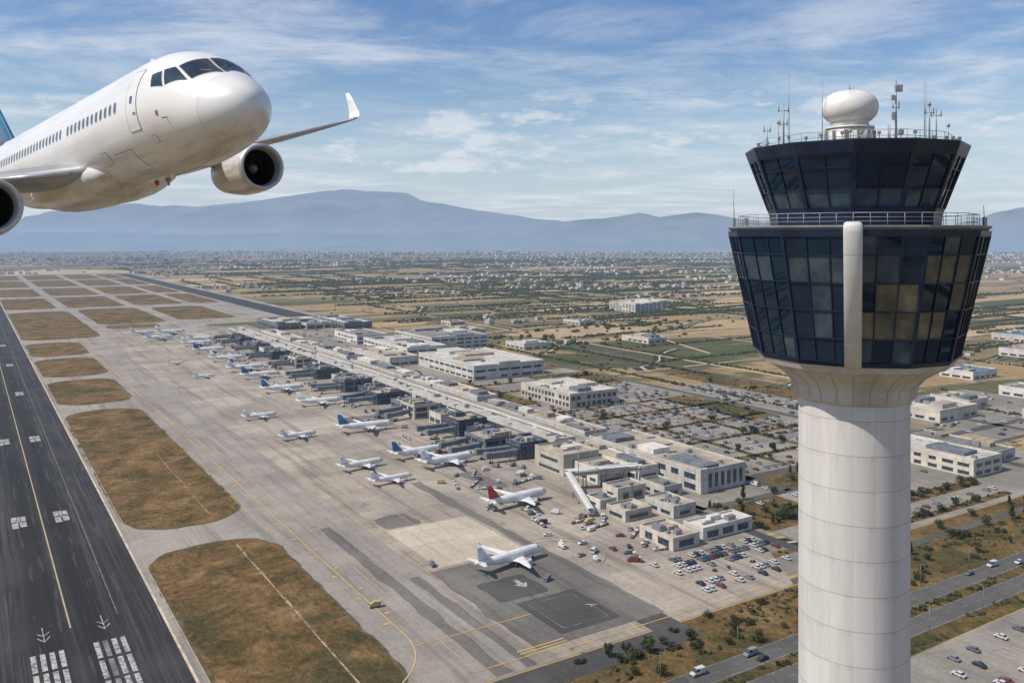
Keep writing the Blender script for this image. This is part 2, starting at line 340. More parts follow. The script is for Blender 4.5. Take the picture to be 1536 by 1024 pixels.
for nm,z,mt,lb in (('w',.17,m_wmark,'white painted threshold and aiming marks'),('wf',.165,m_wfade,'faded white painted lines'),('y',.17,m_yell,'yellow taxi guide lines'),('yp',.155,m_ypale,'faded yellow taxi guide lines'),('e',.175,m_edge,'pale runway edge line')):
    sheet('pavement_marking',mt,mk[nm],z,lb)
sheet('pavement',m_pave,[rect(292,352,300,1290),rect(352,505,326,700),rect(352,440,700,1170),rect(250,300,262,330),rect(505,560,380,560)],.05,'pale paved terminal forecourt and car parks')
sheet('pavement',m_pave,[rect(212,292,226,262),rect(300,470,232,300),rect(150,600,110,161),rect(560,720,300,420),rect(470,545,235,345)],.05,'pale paved car park and yards')
sheet('verge',m_verge,[rect(120,1500,190.5,206),rect(192,1500,206,217),rect(120,1500,161.5,168.5),rect(300,345,262,300)],.055,'dry grass verge with bushes beside the highway')
sheet('grass',m_verge,[rect(118,205,100,160),rect(352,500,302,324),rect(300,700,213,231)],.045,'dry scrubby grass beside the roads')
pl=[rect(232,290,240,244.5),rect(212,226,228,258),rect(312,345,268,282),rect(360,455,254,263),rect(330,450,236,241)]
for a in (356,398,440,486,520,612,650): pl.append(rect(364,500,a,a+5.5))
for c in (395,440,470): pl.append(rect(c,c+5,334,520))
pl+= [rect(362,380,560,676),rect(440,503,600,672),rect(470,503,430,520),rect(560,600,420,620),rect(440,503,700,860)]
sheet('grass',m_verge,[rrect(p[0][0],p[1][0],p[0][1],p[2][1],2) for p in pl],.068,'planted green strips dividing the car parks')
sheet('road',m_road,[rect(-200,1800,182,190.5),rect(-200,1800,168.5,177.5)],.07,'dual carriageway highway with dark asphalt')
sheet('road',m_darkp,[rect(128,192,206,217),rect(192,204,206,226),rect(290,296,217,320)],.09,'dark asphalt perimeter road by the apron')
sheet('road',m_road,[rect(352,360,300,1200),rect(504,512,200,1150),rect(353,700,324,331),rect(600,608,190,900),rect(192,700,218,222),rect(300,620,298,303)],.072,'grey asphalt service road beside the terminal')
sheet('road',m_sand,[rect(640,645,500,1500),[(540,1000),(1500,1180),(1500,1188),(540,1006)],rect(500,1900,1296,1304),[(700,700),(705,700),(1400,2600),(1392,2600)],rect(515,1500,640,644),rect(-60,2500,3380,3430),rect(640,1700,860,865),rect(820,824,500,1600),[(520,1480),(2200,1600),(2200,1610),(520,1490)],[(520,1900),(2600,1960),(2600,1975),(520,1912)]],.06,'pale dirt roads through the fields')
sheet('sand',m_sand,[[(60,3420),(560,3420),(480,3720),(260,3900),(120,3700)],[(640,900),(820,930),(780,1010),(600,980)],[(860,1200),(1000,1260),(960,1300),(840,1280)]],.07,'bare sandy ground past the runway end')
sheet('verge',m_verge,[rect(-200,1800,177.5,182)],.1,'planted median strip of the highway')
hm=[]
for a in (182.5,190.1,169,177.1): hm.append(rect(-200,1000,a,a+.15))
for a in (186.2,173): 
    c=-100
    while c<700: hm.append(rect(c,c+3,a,a+.13)); c+=9
for a0 in (112,128,144):
    c=215
    while c<420: hm.append(rect(c,c+.12,a0,a0+5)); c+=2.7
sheet('road_marking',m_wmark,hm,.13,'white lane lines and parking bay lines')
# --------------------------------------------------------------- mountains
def interp(x,pts): return float(np.interp(x,[p[0] for p in pts],[p[1] for p in pts]))
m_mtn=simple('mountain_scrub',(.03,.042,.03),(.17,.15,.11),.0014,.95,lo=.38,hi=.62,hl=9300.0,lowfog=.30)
def ridge(name,prof,D,depth,label,amp,seed,vs_=1.0):
    U=np.arange(-500,2150,6); T=[i/46 for i in range(47)]
    vs=[];fs=[]
    for u in U:
        v=interp(u,prof); zc=130+(355-v)/F*D*vs_
        jag=noise.fractal(Vector((u*.02,seed,0)),1.0,2.1,5)*amp*.07
        for t in T:
            y=D-depth*(1-t) if t<=.75 else D-depth*.25+ (t-.75)*depth*1.6
            tt=min(1,t/.75)
            x=(u-768)/F*D
            q=Vector((x*.00055,y*.00035,seed))
            nn=noise.ridged_multi_fractal(q,1.0,2.1,5,1.0,2.0)
            n2=noise.fractal(q*2.3,1.0,2.0,4)
            h=(zc+jag)*(tt**1.6)*(1-.5*max(0,t-.75)/.25)
            h+= ((nn-1.1)*amp*.85+n2*amp*.7)*tt*(1-tt)*2.4
            vs.append((x,y,max(h,-5) if t>0 else -5))
    n=len(T)
    for i in range(len(U)-1):
        for j in range(n-1): fs.append((i*n+j,(i+1)*n+j,(i+1)*n+j+1,i*n+j+1))
    mb=MB(); mb.add(vs,fs,0,True); o=ob(name,mb.mesh(name,[m_mtn],False)); tag(o,label,kind='structure')
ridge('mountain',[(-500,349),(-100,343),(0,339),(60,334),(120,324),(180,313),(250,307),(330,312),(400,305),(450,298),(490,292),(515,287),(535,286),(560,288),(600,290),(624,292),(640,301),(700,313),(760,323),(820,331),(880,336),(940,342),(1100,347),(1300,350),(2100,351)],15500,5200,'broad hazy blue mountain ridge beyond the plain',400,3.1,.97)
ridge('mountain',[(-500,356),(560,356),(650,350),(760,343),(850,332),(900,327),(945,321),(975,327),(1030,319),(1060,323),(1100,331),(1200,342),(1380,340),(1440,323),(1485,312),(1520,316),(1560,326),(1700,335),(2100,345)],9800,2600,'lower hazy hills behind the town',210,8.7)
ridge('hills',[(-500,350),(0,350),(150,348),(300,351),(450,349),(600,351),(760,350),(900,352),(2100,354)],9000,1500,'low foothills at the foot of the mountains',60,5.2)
# --------------------------------------------------------------- airliner
XS=[0,.06,.25,.6,1.0,1.5,1.9,2.4,2.9,3.5,4.5,6,7.5,12,24,26,28,30,32,34,36,37.3]
ZT=[-.52,-.23,.03,.29,.51,.77,1.00,1.35,1.60,1.82,2.0,2.07,2.07,2.07,2.07,2.07,2.05,2.0,1.92,1.78,1.55,1.3]
ZB=[-.52,-.81,-1.08,-1.33,-1.50,-1.65,-1.74,-1.83,-1.90,-1.97,-2.04,-2.07,-2.07,-2.07,-2.07,-1.85,-1.4,-.85,-.3,.25,.8,1.02]
WW=[0,.29,.58,.90,1.15,1.39,1.53,1.67,1.77,1.86,1.94,1.975,1.975,1.975,1.975,1.93,1.83,1.62,1.35,1.0,.6,.2]
SX=[math.sqrt(x) for x in XS]
def herm(s,ys):
    k=min(max(int(np.searchsorted(SX,s))-1,0),len(SX)-2)
    def sl(i):
        if i==0: return (ys[1]-ys[0])/(SX[1]-SX[0])
        if i==len(SX)-1: return (ys[-1]-ys[-2])/(SX[-1]-SX[-2])
        d0=(ys[i]-ys[i-1])/(SX[i]-SX[i-1]);d1=(ys[i+1]-ys[i])/(SX[i+1]-SX[i])
        return 0 if d0*d1<=0 else 2*d0*d1/(d0+d1)
    h=SX[k+1]-SX[k];t=(s-SX[k])/h
    return (2*t**3-3*t*t+1)*ys[k]+(t**3-2*t*t+t)*h*sl(k)+(-2*t**3+3*t*t)*ys[k+1]+(t**3-t*t)*h*sl(k+1)
def S(x,th,off=0):
    s=math.sqrt(max(x,0)); zt,zb,w=herm(s,ZT),herm(s,ZB),herm(s,WW)
    zc=(zt+zb)/2;h=(zt-zb)/2; a=math.radians(th)
    return Vector((-x,-(w+off)*math.sin(a),zc+(h+off)*math.cos(a)))
def patch(mb,x0,x1,t0,t1,off,mi=0,nx=4,nt=4):
    g=[[S(x0+(x1-x0)*i/nx,t0+(t1-t0)*j/nt,off) for j in range(nt+1)] for i in range(nx+1)]
    vs=[p for r in g for p in r]; k=nt+1
    mb.add(vs,[(i*k+j,i*k+j+1,(i+1)*k+j+1,(i+1)*k+j) for i in range(nx) for j in range(nt)],mi,True)
def quadpatch(mb,cs,off,mi=0,n=5):
    (xa,ta),(xb,tb),(xc,tc_),(xd,td)=cs
    vs=[]
    for i in range(n+1):
        for j in range(n+1):
            s=i/n;r=j/n
            x=(xa*(1-r)+xb*r)*(1-s)+(xd*(1-r)+xc*r)*s; th=(ta*(1-r)+tb*r)*(1-s)+(td*(1-r)+tc_*r)*s
            vs.append(S(x,th,off))
    k=n+1
    mb.add(vs,[(i*k+j,i*k+j+1,(i+1)*k+j+1,(i+1)*k+j) for i in range(n) for j in range(n)],mi,True)
def plane_white():
    m,t=newmat('airliner_white'); tc=nd(t,'ShaderNodeTexCoord').outputs['Object']
    n=nz(t,vm(t,tc,(.25,1,1)),1.2,6,.65); x=nd(t,'ShaderNodeSeparateXYZ',{0:tc}).outputs
    col=mx(t,ma(t,'MULTIPLY',sm(t,n,.45,.8),.6),(.72,.72,.71),(.57,.56,.54))
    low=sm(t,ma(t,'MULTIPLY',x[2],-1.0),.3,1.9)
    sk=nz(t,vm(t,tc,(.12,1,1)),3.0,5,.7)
    col=mx(t,ma(t,'MULTIPLY',low,ma(t,'ADD',.32,ma(t,'MULTIPLY',sm(t,sk,.4,.65),.42))),col,(.27,.245,.215))  # belly shade painted into the white, broken up by dirt streaks
    fx=ma(t,'FRACT',ma(t,'DIVIDE',x[0],2.667)); fz=ma(t,'FRACT',ma(t,'DIVIDE',ma(t,'ADD',x[2],.35),1.37))
    ln=ma(t,'MAXIMUM',ma(t,'LESS_THAN',fx,.0045),ma(t,'LESS_THAN',fz,.007))
    ln=ma(t,'MULTIPLY',ln,ma(t,'LESS_THAN',x[0],-3.7))
    col=mx(t,ma(t,'MULTIPLY',ln,.5),col,(.24,.24,.24))
    rd=ma(t,'LESS_THAN',ma(t,'ABSOLUTE',ma(t,'ADD',x[0],1.22)),.010); col=mx(t,ma(t,'MULTIPLY',rd,.6),col,(.25,.25,.25))
    rad=ma(t,'GREATER_THAN',x[0],-1.22); col=mx(t,ma(t,'MULTIPLY',rad,.15),col,(.48,.49,.51))
    return fin(m,t,col,.32,coat=.2,haze=False,bump=nz(t,vm(t,tc,(.6,1,1)),.9,2,.5),bstr=.08,bdist=.05)
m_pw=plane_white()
m_wing=simple('wing_grey',(.36,.37,.39),(.24,.25,.27),.6,.38,haze=False,stretch=(.3,1,1))
m_pw2=simple('parked_white',(.70,.70,.70),(.57,.57,.57),.3,.35)
m_lip=simple('brushed_lip',(.50,.505,.52),(.40,.405,.42),2,.42,.35,haze=False)
m_fan=simple('fan_titanium',(.09,.09,.095),(.05,.05,.055),3,.35,.6,haze=False)
m_duct=simple('duct_dark',(.030,.030,.032),(.022,.022,.024),3,.6,haze=False)
m_ckg=simple('cockpit_glass',(.012,.018,.026),(.02,.028,.038),1,.06,haze=False,spec=.9)
m_cab=simple('cabin_window',(.05,.09,.16),(.03,.05,.10),3,.12,haze=False,spec=.8)
m_seam=simple('door_seam',(.22,.22,.23),None,3,.6,haze=False)
m_wrim=simple('window_rim',(.42,.43,.45),None,3,.45,haze=False)
m_hot=simple('exhaust_metal',(.28,.24,.20),(.2,.17,.15),3,.4,.8,haze=False)
m_tail=simple('tail_blue',(.02,.12,.22),(.015,.08,.17),.15,.3,haze=False)
def airfoil(xle,y,z,c,tk,inc=0.0,n=12,vert=False):
    up=[];lo=[]
    for i in range(n+1):
        q=(1-math.cos(math.pi*i/n))/2
        yt=5*tk*(.2969*math.sqrt(q)-.126*q-.3516*q*q+.2843*q**3-.1036*q**4)*c
        cb=.02*c*math.sin(math.pi*q)
        up.append((q,cb+yt));lo.append((q,cb-yt))
    ring=up+lo[::-1][1:-1]
    out=[]
    for q,h in ring:
        if vert: out.append((-(xle+q*c),y+h-.0,z))
        else: out.append((-(xle+q*c),y,z+h-(q*c)*math.sin(inc)))
    return out
def make_airliner(name,hi,tailm,gear,acc=None):
    root=ob(name,None); root.empty_display_size=.5
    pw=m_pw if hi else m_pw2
    nth=96 if hi else 16
    xs=([(i/60)**2*7.5 for i in range(0,61)]+[7.5+i*1.1 for i in range(1,28)]) if hi else [0,.1,.5,1.2,2.2,3.5,6,12,20,24,27,30,33,35.5]
    xs=[x for x in xs if x<37.2]+[37.3]
    mb=MB(); mb.loft([[S(x+(1e-4),360*i/nth) for i in range(nth)] for x in xs],0,False,True)
    rings=[]
    for i in range(17):
        q=i/16; x=9.6+q*12.4; k=math.sin(math.pi*min(1,q/.3)/2)*math.sin(math.pi*min(1,(1-q)/.35)/2); k=max(k,.0)
        rings.append([(-x, (1.2+1.05*k)*math.cos(2*math.pi*j/24)*1.0, -1.35+(.30+.85*k)*math.sin(2*math.pi*j/24)-.12*k) for j in range(24)])
    mb.loft(rings,0)
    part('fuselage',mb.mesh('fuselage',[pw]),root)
    mb=MB()
    for sg in (1,-1):
        for cs in ([(1.50,1.6),(1.84,39),(2.64,33),(2.42,1.6)],[(1.92,43),(2.70,60),(3.12,43),(2.73,35.5)],[(2.80,62),(3.45,64),(3.66,51),(3.20,45.5)]):
            cs=[(x,t*sg) for x,t in cs]; quadpatch(mb,cs,.014,0,6)
            if hi:
                cx=sum(c[0] for c in cs)/4;ct=sum(c[1] for c in cs)/4
                quadpatch(mb,[(cx+(c[0]-cx)*1.10,ct+(c[1]-ct)*1.07) for c in cs],.007,1,6)
    part('cockpit_window',mb.mesh('cockpit_window',[m_ckg,m_wrim],False),root)
    if hi:
        for sg in (1,-1):
            mb=MB(); p=S(1.45,3*sg,.03); q=S(1.95,22*sg,.03); mb.cyl(p,q,.016,.01,6); part('wiper',mb.mesh('wiper',[m_seam]),root)
            x=6.5
            while x<30.5:
                mb=MB()
                def oval(a,b,off,mi):
                    c=[];thc=74.5
                    for i in range(16):
                        an=2*math.pi*i/16; sx=math.copysign(abs(math.cos(an))**.7,math.cos(an))*a; sz=math.copysign(abs(math.sin(an))**.7,math.sin(an))*b
                        c.append(S(x+sx,sg*(thc-math.degrees(sz/2.02)),off))
                    mb.add([S(x,sg*thc,off)]+c,[(0,i+1,(i+1)%16+1) for i in range(16)],mi,True)
                oval(.155,.215,.006,1); oval(.115,.17,.011,0)
                part('cabin_window',mb.mesh('cabin_window',[m_cab,m_wrim],False),root)
                x+=.533 if not abs(x-12.3)<.27 else 1.066
        srm=simple('sensor_red',(.30,.12,.10),None,3,.6,haze=False)
        for sg in (1,-1):
            for (xa,xb,ta,tb) in ((4.45,5.32,43,103),(31.2,31.95,45,98)):
                mb=MB(); patch(mb,xa,xb,ta*sg,tb*sg,.012,0,4,12)
                w=.028
                for q in ((xa-w,xa,ta,tb),(xb,xb+w,ta,tb)): patch(mb,q[0],q[1],q[2]*sg,q[3]*sg,.014,1,1,12)
                for q in ((ta-.9,ta),(tb,tb+.9)): patch(mb,xa-w,xb+w,q[0]*sg,q[1]*sg,.014,1,4,1)
                d=part('door',mb.mesh('door',[pw,m_seam],False),root)
                mb=MB(); patch(mb,(xa+xb)/2-.1,(xa+xb)/2+.1,70*sg,77*sg,.02,0,1,2); part('door_window',mb.mesh('door_window',[m_cab],False),d)
                mb=MB(); patch(mb,xa+.08,xa+.3,86*sg,88.5*sg,.022,0,1,1); part('handle',mb.mesh('handle',[m_seam],False),d)
            mb=MB(); patch(mb,3.0,3.18,88*sg,94*sg,.008,1,1,1); patch(mb,3.03,3.15,89*sg,93*sg,.012,0,1,1)
            part('sensor_panel',mb.mesh('sensor_panel',[srm,m_wrim],False),root)
            mb=MB(); p=S(2.6,96*sg); mb.cyl(p,p+Vector((.0,-.16*sg,-.02)),.025,.02,8); mb.cyl(p+Vector((.0,-.16*sg,-.02)),p+Vector((.2,-.17*sg,-.02)),.02,.015,8); part('pitot_probe',mb.mesh('pitot_probe',[m_metal]),root)
            for (xa,xb,ta,tb) in ((6.2,7.9,118,146),(8.6,9.2,112,126),(3.7,3.98,112,120)):
                mb=MB(); patch(mb,xa-.02,xb+.02,(ta-.6)*sg,(tb+.6)*sg,.006,1,4,6); patch(mb,xa,xb,ta*sg,tb*sg,.010,0,4,6)
                part('hatch',mb.mesh('hatch',[pw,m_seam],False),root)
        mb=MB()
        patch(mb,4.3,6.6,172,188,.01,0,4,4); patch(mb,4.27,4.3,171,189,.012,1,1,4);patch(mb,6.6,6.63,171,189,.012,1,1,4);patch(mb,4.3,6.6,171,172,.012,1,4,1);patch(mb,4.3,6.6,188,189,.012,1,4,1)
        part('gear_door',mb.mesh('gear_door',[pw,m_seam],False),root)
        mb=MB(); mb.cyl((-8,0,-2.05),(-8.05,0,-2.35),.12,.03,8); part('antenna',mb.mesh('antenna',[m_metal]),root)
        mb=MB(); mb.loft([[(-6.8,-.02,2.05),(-6.8,.02,2.05),(-7.3,.02,2.05),(-7.3,-.02,2.05)],[(-7.0,-.01,2.3),(-7.0,.01,2.3),(-7.3,.01,2.3),(-7.3,-.01,2.3)]],0,True,True,False); part('antenna',mb.mesh('antenna',[m_pw]),root)
    for sg in (1,-1):
        mb=MB(); st=[(1.2,10.9,-1.22,8.0,.15),(1.95,11.6,-1.16,7.2,.15),(4.0,13.0,-.98,5.4,.14),(6.4,14.25,-.76,4.1,.13),(10,16.2,-.42,3.2,.12),(13.5,18.1,0,2.35,.11),(16.0,19.5,.34,1.75,.11),(16.6,19.85,.45,1.55,.10)]
        mb.loft([airfoil(x,y*sg,z,c,tk,math.radians(1.8)) for y,x,z,c,tk in st],0)
        w=part('wing',mb.mesh('wing',[m_wing if hi else m_pw2]),root)
        mb=MB(); rings=[]
        for y,z,x,c in ((16.6,.45,19.85,1.55),(16.85,.51,20.02,1.38),(17.0,.69,20.2,1.22),(17.08,1.0,20.45,1.02),(17.16,1.6,20.85,.72),(17.2,2.15,21.25,.42)):
            r=[]
            for (px,py,pz) in airfoil(x,0,0,c,.08,0): 
                tt=min(1,(y-16.6)/.45); r.append((px,(y-pz*math.sin(tt*1.35))*sg,z+pz*math.cos(tt*1.35)))
            rings.append(r)
        mb.loft(rings,0); part('winglet',mb.mesh('winglet',[pw if hi else (acc or m_pw2)]),w)
        if hi:
            for y,x,z,k_ in ((5.2,18.0,-1.25,1),(8.6,19.2,-.86,.7)):
                mb=MB(); mb.loft([[(-(x-1.9+q*3.2), (y+.16*k_*math.sin(math.pi*q)**.6*math.cos(2*math.pi*j/10))*sg, z+.05*q+ .28*k_*math.sin(math.pi*max(q,.001))**.6*math.sin(2*math.pi*j/10)) for j in range(10)] for q in [i/10 for i in range(11)]],0)
                part('flap_fairing',mb.mesh('flap_fairing',[m_wing]),w)
            mb=MB(); mb.cyl((-11.85,2.3*sg,-1.15),(-13.54,5.0*sg,-.89),.085,.07,10); part('leading_edge_slat',mb.mesh('leading_edge_slat',[m_lip]),w)
            mb=MB(); mb.cyl((-14.3,6.6*sg,-.74),(-19.5,16.0*sg,.32),.08,.045,10); part('leading_edge_slat',mb.mesh('leading_edge_slat',[m_lip]),w)
        ns=48 if hi else 12
        K=.93
        prof=[(-3.0,.80),(-1.2,.86),(-.55,.88),(-.22,.90),(-.06,.955),(0,1.03),(-.05,1.10),(-.2,1.16),(-.6,1.22),(-1.2,1.255),(-2.0,1.25),(-2.9,1.13),(-3.6,.98),(-3.62,.93),(-3.0,.90)]
        prof=[(x,r*K) for x,r in prof]
        X0=-10.9;Y0=5.4*sg;Z0=-2.02
        rg=lambda x,r:[(X0+x,Y0+r*math.sin(2*math.pi*i/ns),Z0+r*math.cos(2*math.pi*i/ns)*(.97 if r>1.05 else 1)) for i in range(ns)]
        mb=MB(); mb.loft([rg(*p) for p in prof[7:]],0,False,False); mb.loft([rg(*p) for p in prof[:3]],1,False,False)
        mb.cyl((X0-1.25,Y0,Z0),(X0-1.3,Y0,Z0),.81,.81,ns,1)
        e=part('engine',mb.mesh('engine',[pw,m_duct]),root)
        mb=MB(); mb.loft([rg(*p) for p in prof[2:8]],0,False,False); part('inlet_lip',mb.mesh('inlet_lip',[m_lip]),e)
        mb=MB(); mb.cyl((X0-3.0,Y0,Z0),(X0-4.3,Y0,Z0),.62,.42,24); mb.cyl((X0-4.3,Y0,Z0),(X0-5.0,Y0,Z0),.25,.06,24); part('exhaust_nozzle',mb.mesh('exhaust_nozzle',[m_hot]),e)
        if hi:
            mb=MB()
            for k in range(28):
                a0=2*math.pi*k/28; vs=[]
                for j in range(5):
                    r=.24+j*.136; tw=.5+.5*j/4; ch=.11+.03*j
                    for s_ in (-1,1):
                        an=a0+s_*ch*math.sin(tw)/r*.55+.12*j; vs.append((X0-1.05+s_*ch*math.cos(tw)*.5,Y0+r*math.sin(an),Z0+r*math.cos(an)))
                mb.add(vs,[(2*j,2*j+1,2*j+3,2*j+2) for j in range(4)],0,True)
            f_=part('fan',mb.mesh('fan',[m_fan],False),e)
            mb=MB(); mb.loft([[(X0-1.15+.42*(1-q*q),Y0+.26*q*math.sin(2*math.pi*i/20),Z0+.26*q*math.cos(2*math.pi*i/20)) for i in range(20)] for q in (.02,.25,.5,.75,1)],0); part('spinner',mb.mesh('spinner',[m_seam]),e)
        mb=MB(); mb.loft([[(X0-.9,Y0-.06,Z0+1.05),(X0-.9,Y0+.06,Z0+1.05),(X0-5.2,Y0+.15,Z0+.5),(X0-5.2,Y0-.15,Z0+.5)],[(X0-1.6,Y0-.24,Z0+1.36),(X0-1.6,Y0+.24,Z0+1.36),(X0-5.4,Y0+.24,Z0+1.1),(X0-5.4,Y0-.24,Z0+1.1)],[(X0-2.9,Y0-.26,Z0+1.5),(X0-2.9,Y0+.26,Z0+1.5),(X0-5.6,Y0+.2,Z0+1.3),(X0-5.6,Y0-.2,Z0+1.3)]],0,True,True,False)
        part('pylon',mb.mesh('pylon',[pw]),e)
        mb=MB(); mb.loft([airfoil(x,y*sg,z,c,.09) for y,x,z,c in ((.3,31.6,.9,3.9),(6.2,35.0,1.5,1.5))],0); part('tailplane',mb.mesh('tailplane',[m_wing if hi else m_pw2]),root)
    mb=MB(); mb.loft([airfoil(x,0,z,c,.09,vert=True) for z,x,c in ((1.6,27.4,7.6),(2.3,29.0,6.2),(7.9,34.0,2.3))],0); part('fin',mb.mesh('fin',[tailm]),root)
    if hi:
        mb=MB(); mb.loft([airfoil(x,0,z,c,.1,vert=True) for z,x,c in ((1.9,26.4,8.0),(2.2,28.8,5.6))],0); part('fin_fillet',mb.mesh('fin_fillet',[m_pw]),root)
        mb=MB(); mb.cyl((-19.86,-16.85,.56),(-20.0,-16.95,.6),.06,.04,8); part('navigation_light',mb.mesh('navigation_light',[m_red]),root)
        mb=MB(); mb.cyl((-9.2,0,-2.07),(-9.2,0,-2.24),.10,.05,10); part('beacon_light',mb.mesh('beacon_light',[m_red]),root)
    if gear:
        for x,y in ((5.1,0),(17.7,3.8),(17.7,-3.8)):
            mb=MB(); zt=-1.6 if y==0 else -1.1
            mb.cyl((-x,y,zt),(-x,y,-3.35),.12,n=6); r=.38 if y==0 else .58
            for s_ in (-.3,.3): mb.cyl((-x,y+s_-.15,-3.95+r),(-x,y+s_+.15,-3.95+r),r,n=12,mi=1)
            part('landing_gear',mb.mesh('landing_gear',[m_metal,m_tyre]),root)
    return root
def copyplane(src,loc,rz,sc,label):
    n=src.copy(); COL.objects.link(n); n.location=loc; n.rotation_euler=(0,0,rz); n.scale=(sc,)*3; n['label']=label
    _rec(src,n); return n
hero=make_airliner('airliner',True,m_tail,False)
hero.location=(-8.40,27.7,130+4.78)
yw,pt,rl=-0.8428,-0.0484,0.1887
hero.rotation_mode='XYZ'; hero.rotation_euler=(rl,pt,yw); hero.scale=(1.03,)*3
tag(hero,'large white airliner flying low with gear up, blue tail fin','airplane')
tmpl={'w':make_airliner('parked_airliner',False,m_pw2,True),'b':make_airliner('parked_airliner',False,m_blue,True,m_blue),'r':make_airliner('parked_airliner',False,m_red,True,m_red)}
lab={'w':'white parked airliner with a white tail on the apron','b':'white parked airliner with a blue tail on the apron','r':'white parked airliner with a red tail on the apron'}
for k,v in tmpl.items(): tag(v,lab[k],'airplane',group='airliners parked on the apron')
PL=[(199,293,.93,'w',8),(245,356,1.02,'r',6),(203,422,.70,'w',4),(202,458,.78,'w',8),(250,438,1.0,'w',4),(243,464,.95,'b',4),(246,541,1.08,'b',-4),(194,547,.7,'w',6),(190,620,.68,'w',3),(248,643,.95,'w',-8),(243,716,1.0,'b',-3),(248,798,1.0,'b',0),(248,850,1.0,'w',4),(250,925,1.0,'w',-4),(250,1005,1.0,'b',2),(252,1075,1.0,'w',-3),(224,1160,1.0,'w',10),(250,1220,1.05,'w',0),(196,826,.55,'w',4),(190,930,.5,'w',0),(268,1120,1.0,'w',0),(215,1235,.9,'w',5)]
first=set()
for c,a,s,k,dg in PL:
    rz=ANG+math.radians(dg); z=.1+3.95*s
    if k not in first:
        t_=tmpl[k]; t_.location=W(c,a,z); t_.rotation_euler=(0,0,rz); t_.scale=(s,)*3; first.add(k)
    else: copyplane(tmpl[k],W(c,a,z),rz,s,lab[k])
# --------------------------------------------------------------- control tower
def tower_conc():
    m,t=newmat('tower_concrete'); tc=nd(t,'ShaderNodeTexCoord').outputs['Object']; x=nd(t,'ShaderNodeSeparateXYZ',{0:tc}).outputs
    n=nz(t,vm(t,tc,(1,1,.12)),.9,6,.65); n2=nz(t,tc,.5,4,.6)
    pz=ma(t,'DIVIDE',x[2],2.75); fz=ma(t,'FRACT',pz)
    an=ma(t,'DIVIDE',ma(t,'ARCTAN2',x[1],x[0]),math.pi/8); fa=ma(t,'FRACT',an)
    wn=nd(t,'ShaderNodeTexWhiteNoise',{0:nd(t,'ShaderNodeCombineXYZ',{0:ma(t,'FLOOR',pz),1:ma(t,'FLOOR',an)}).outputs[0]},noise_dimensions='2D').outputs[0]
    col=mx(t,ma(t,'MULTIPLY',sm(t,n,.36,.72),.7),(.545,.54,.53),(.45,.445,.43))
    col=mx(t,1.0,col,rp(t,wn,[(0,.94),(1,1.03)]),'MULTIPLY')
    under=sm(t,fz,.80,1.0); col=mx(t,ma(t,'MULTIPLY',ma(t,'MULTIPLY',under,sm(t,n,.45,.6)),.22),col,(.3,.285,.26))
    ln=ma(t,'MAXIMUM',ma(t,'LESS_THAN',fz,.018),ma(t,'MULTIPLY',ma(t,'LESS_THAN',fa,.016),.6)); col=mx(t,ma(t,'MULTIPLY',ln,.65),col,(.17,.16,.15))
    return fin(m,t,col,.78,haze=False,bump=ma(t,'SUBTRACT',ma(t,'MULTIPLY',n2,.15),ln),bstr=.35,bdist=.03)
m_tconc=tower_conc()
m_tcol=simple('weathered_concrete',(.47,.45,.415),(.36,.34,.31),.35,.85,haze=False)
m_pil=simple('pillar_panel',(.56,.56,.56),(.49,.49,.485),.4,.6,haze=False)
m_navy=simple('navy_cladding',(.012,.026,.058),(.007,.017,.040),.7,.30,haze=False,spec=.3)
BT=(.45,.65,1.0)
m_g1=simple('dark_glass',(.005,.013,.028),(.009,.022,.044),.3,.03,haze=False,spec=.45,stint=BT)
m_g2=simple('grey_reflection_glass',(.055,.078,.098),(.022,.036,.052),.45,.05,haze=False,spec=.55,stint=BT)  # paler panes: reflections and interior painted into the glass colour
m_g3=simple('brown_reflection_glass',(.115,.112,.088),(.05,.052,.046),.45,.06,haze=False,spec=.6)  # brown reflection of the ground painted into the pane colour
m_rail=simple('painted_rail',(.30,.31,.33),(.22,.23,.25),2,.5,haze=False)
m_rad=simple('radome_white',(.66,.65,.62),(.54,.53,.51),.8,.5,haze=False)
m_deck=simple('deck_grey',(.22,.23,.24),None,1,.7,haze=False)
TX,TY=28.35,72.0
tower=ob('control_tower',None,(TX,TY,0)); tag(tower,'tall round concrete control tower with dark glass cabs','control tower')
PH=math.atan2(-TY,-TX)
def vtx(k,r,z): a=PH+k*math.pi/6; return Vector((r*math.cos(a),r*math.sin(a),z))
mb=MB(); NS=96
mb.loft([[(4.33*math.cos(2*math.pi*i/NS),4.33*math.sin(2*math.pi*i/NS),z) for i in range(NS)] for z in (0,60,116.9)],0,True,False)
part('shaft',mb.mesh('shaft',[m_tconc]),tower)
mb=MB()
cs=[(116.9,4.72),(117.9,4.95),(118.6,5.55),(119.3,6.6),(119.7,7.25),(119.71,7.5),(120.2,7.75)]
mb.loft([[vtx(k,r,z) for k in range(12)] for z,r in cs],0,True,True,False)
for k in range(24):
    for i in range(len(cs)-3):
        sc_=1.0 if k%2==0 else math.cos(math.pi/12)
        p0=vtx(k/2,cs[i][1]*sc_,cs[i][0]);p1=vtx(k/2,cs[i+1][1]*sc_,cs[i+1][0]); mb.bar(p0,p1,Vector((p0.x,p0.y,-2)),.045,.012,1)
mb.cyl((0,0,116.7),(0,0,116.95),4.45,4.6,48,0)
part('collar',mb.mesh('collar',[m_tcol,m_frame]),tower)
mg=[m_g1,m_g2,m_g3,m_navy,m_metal]
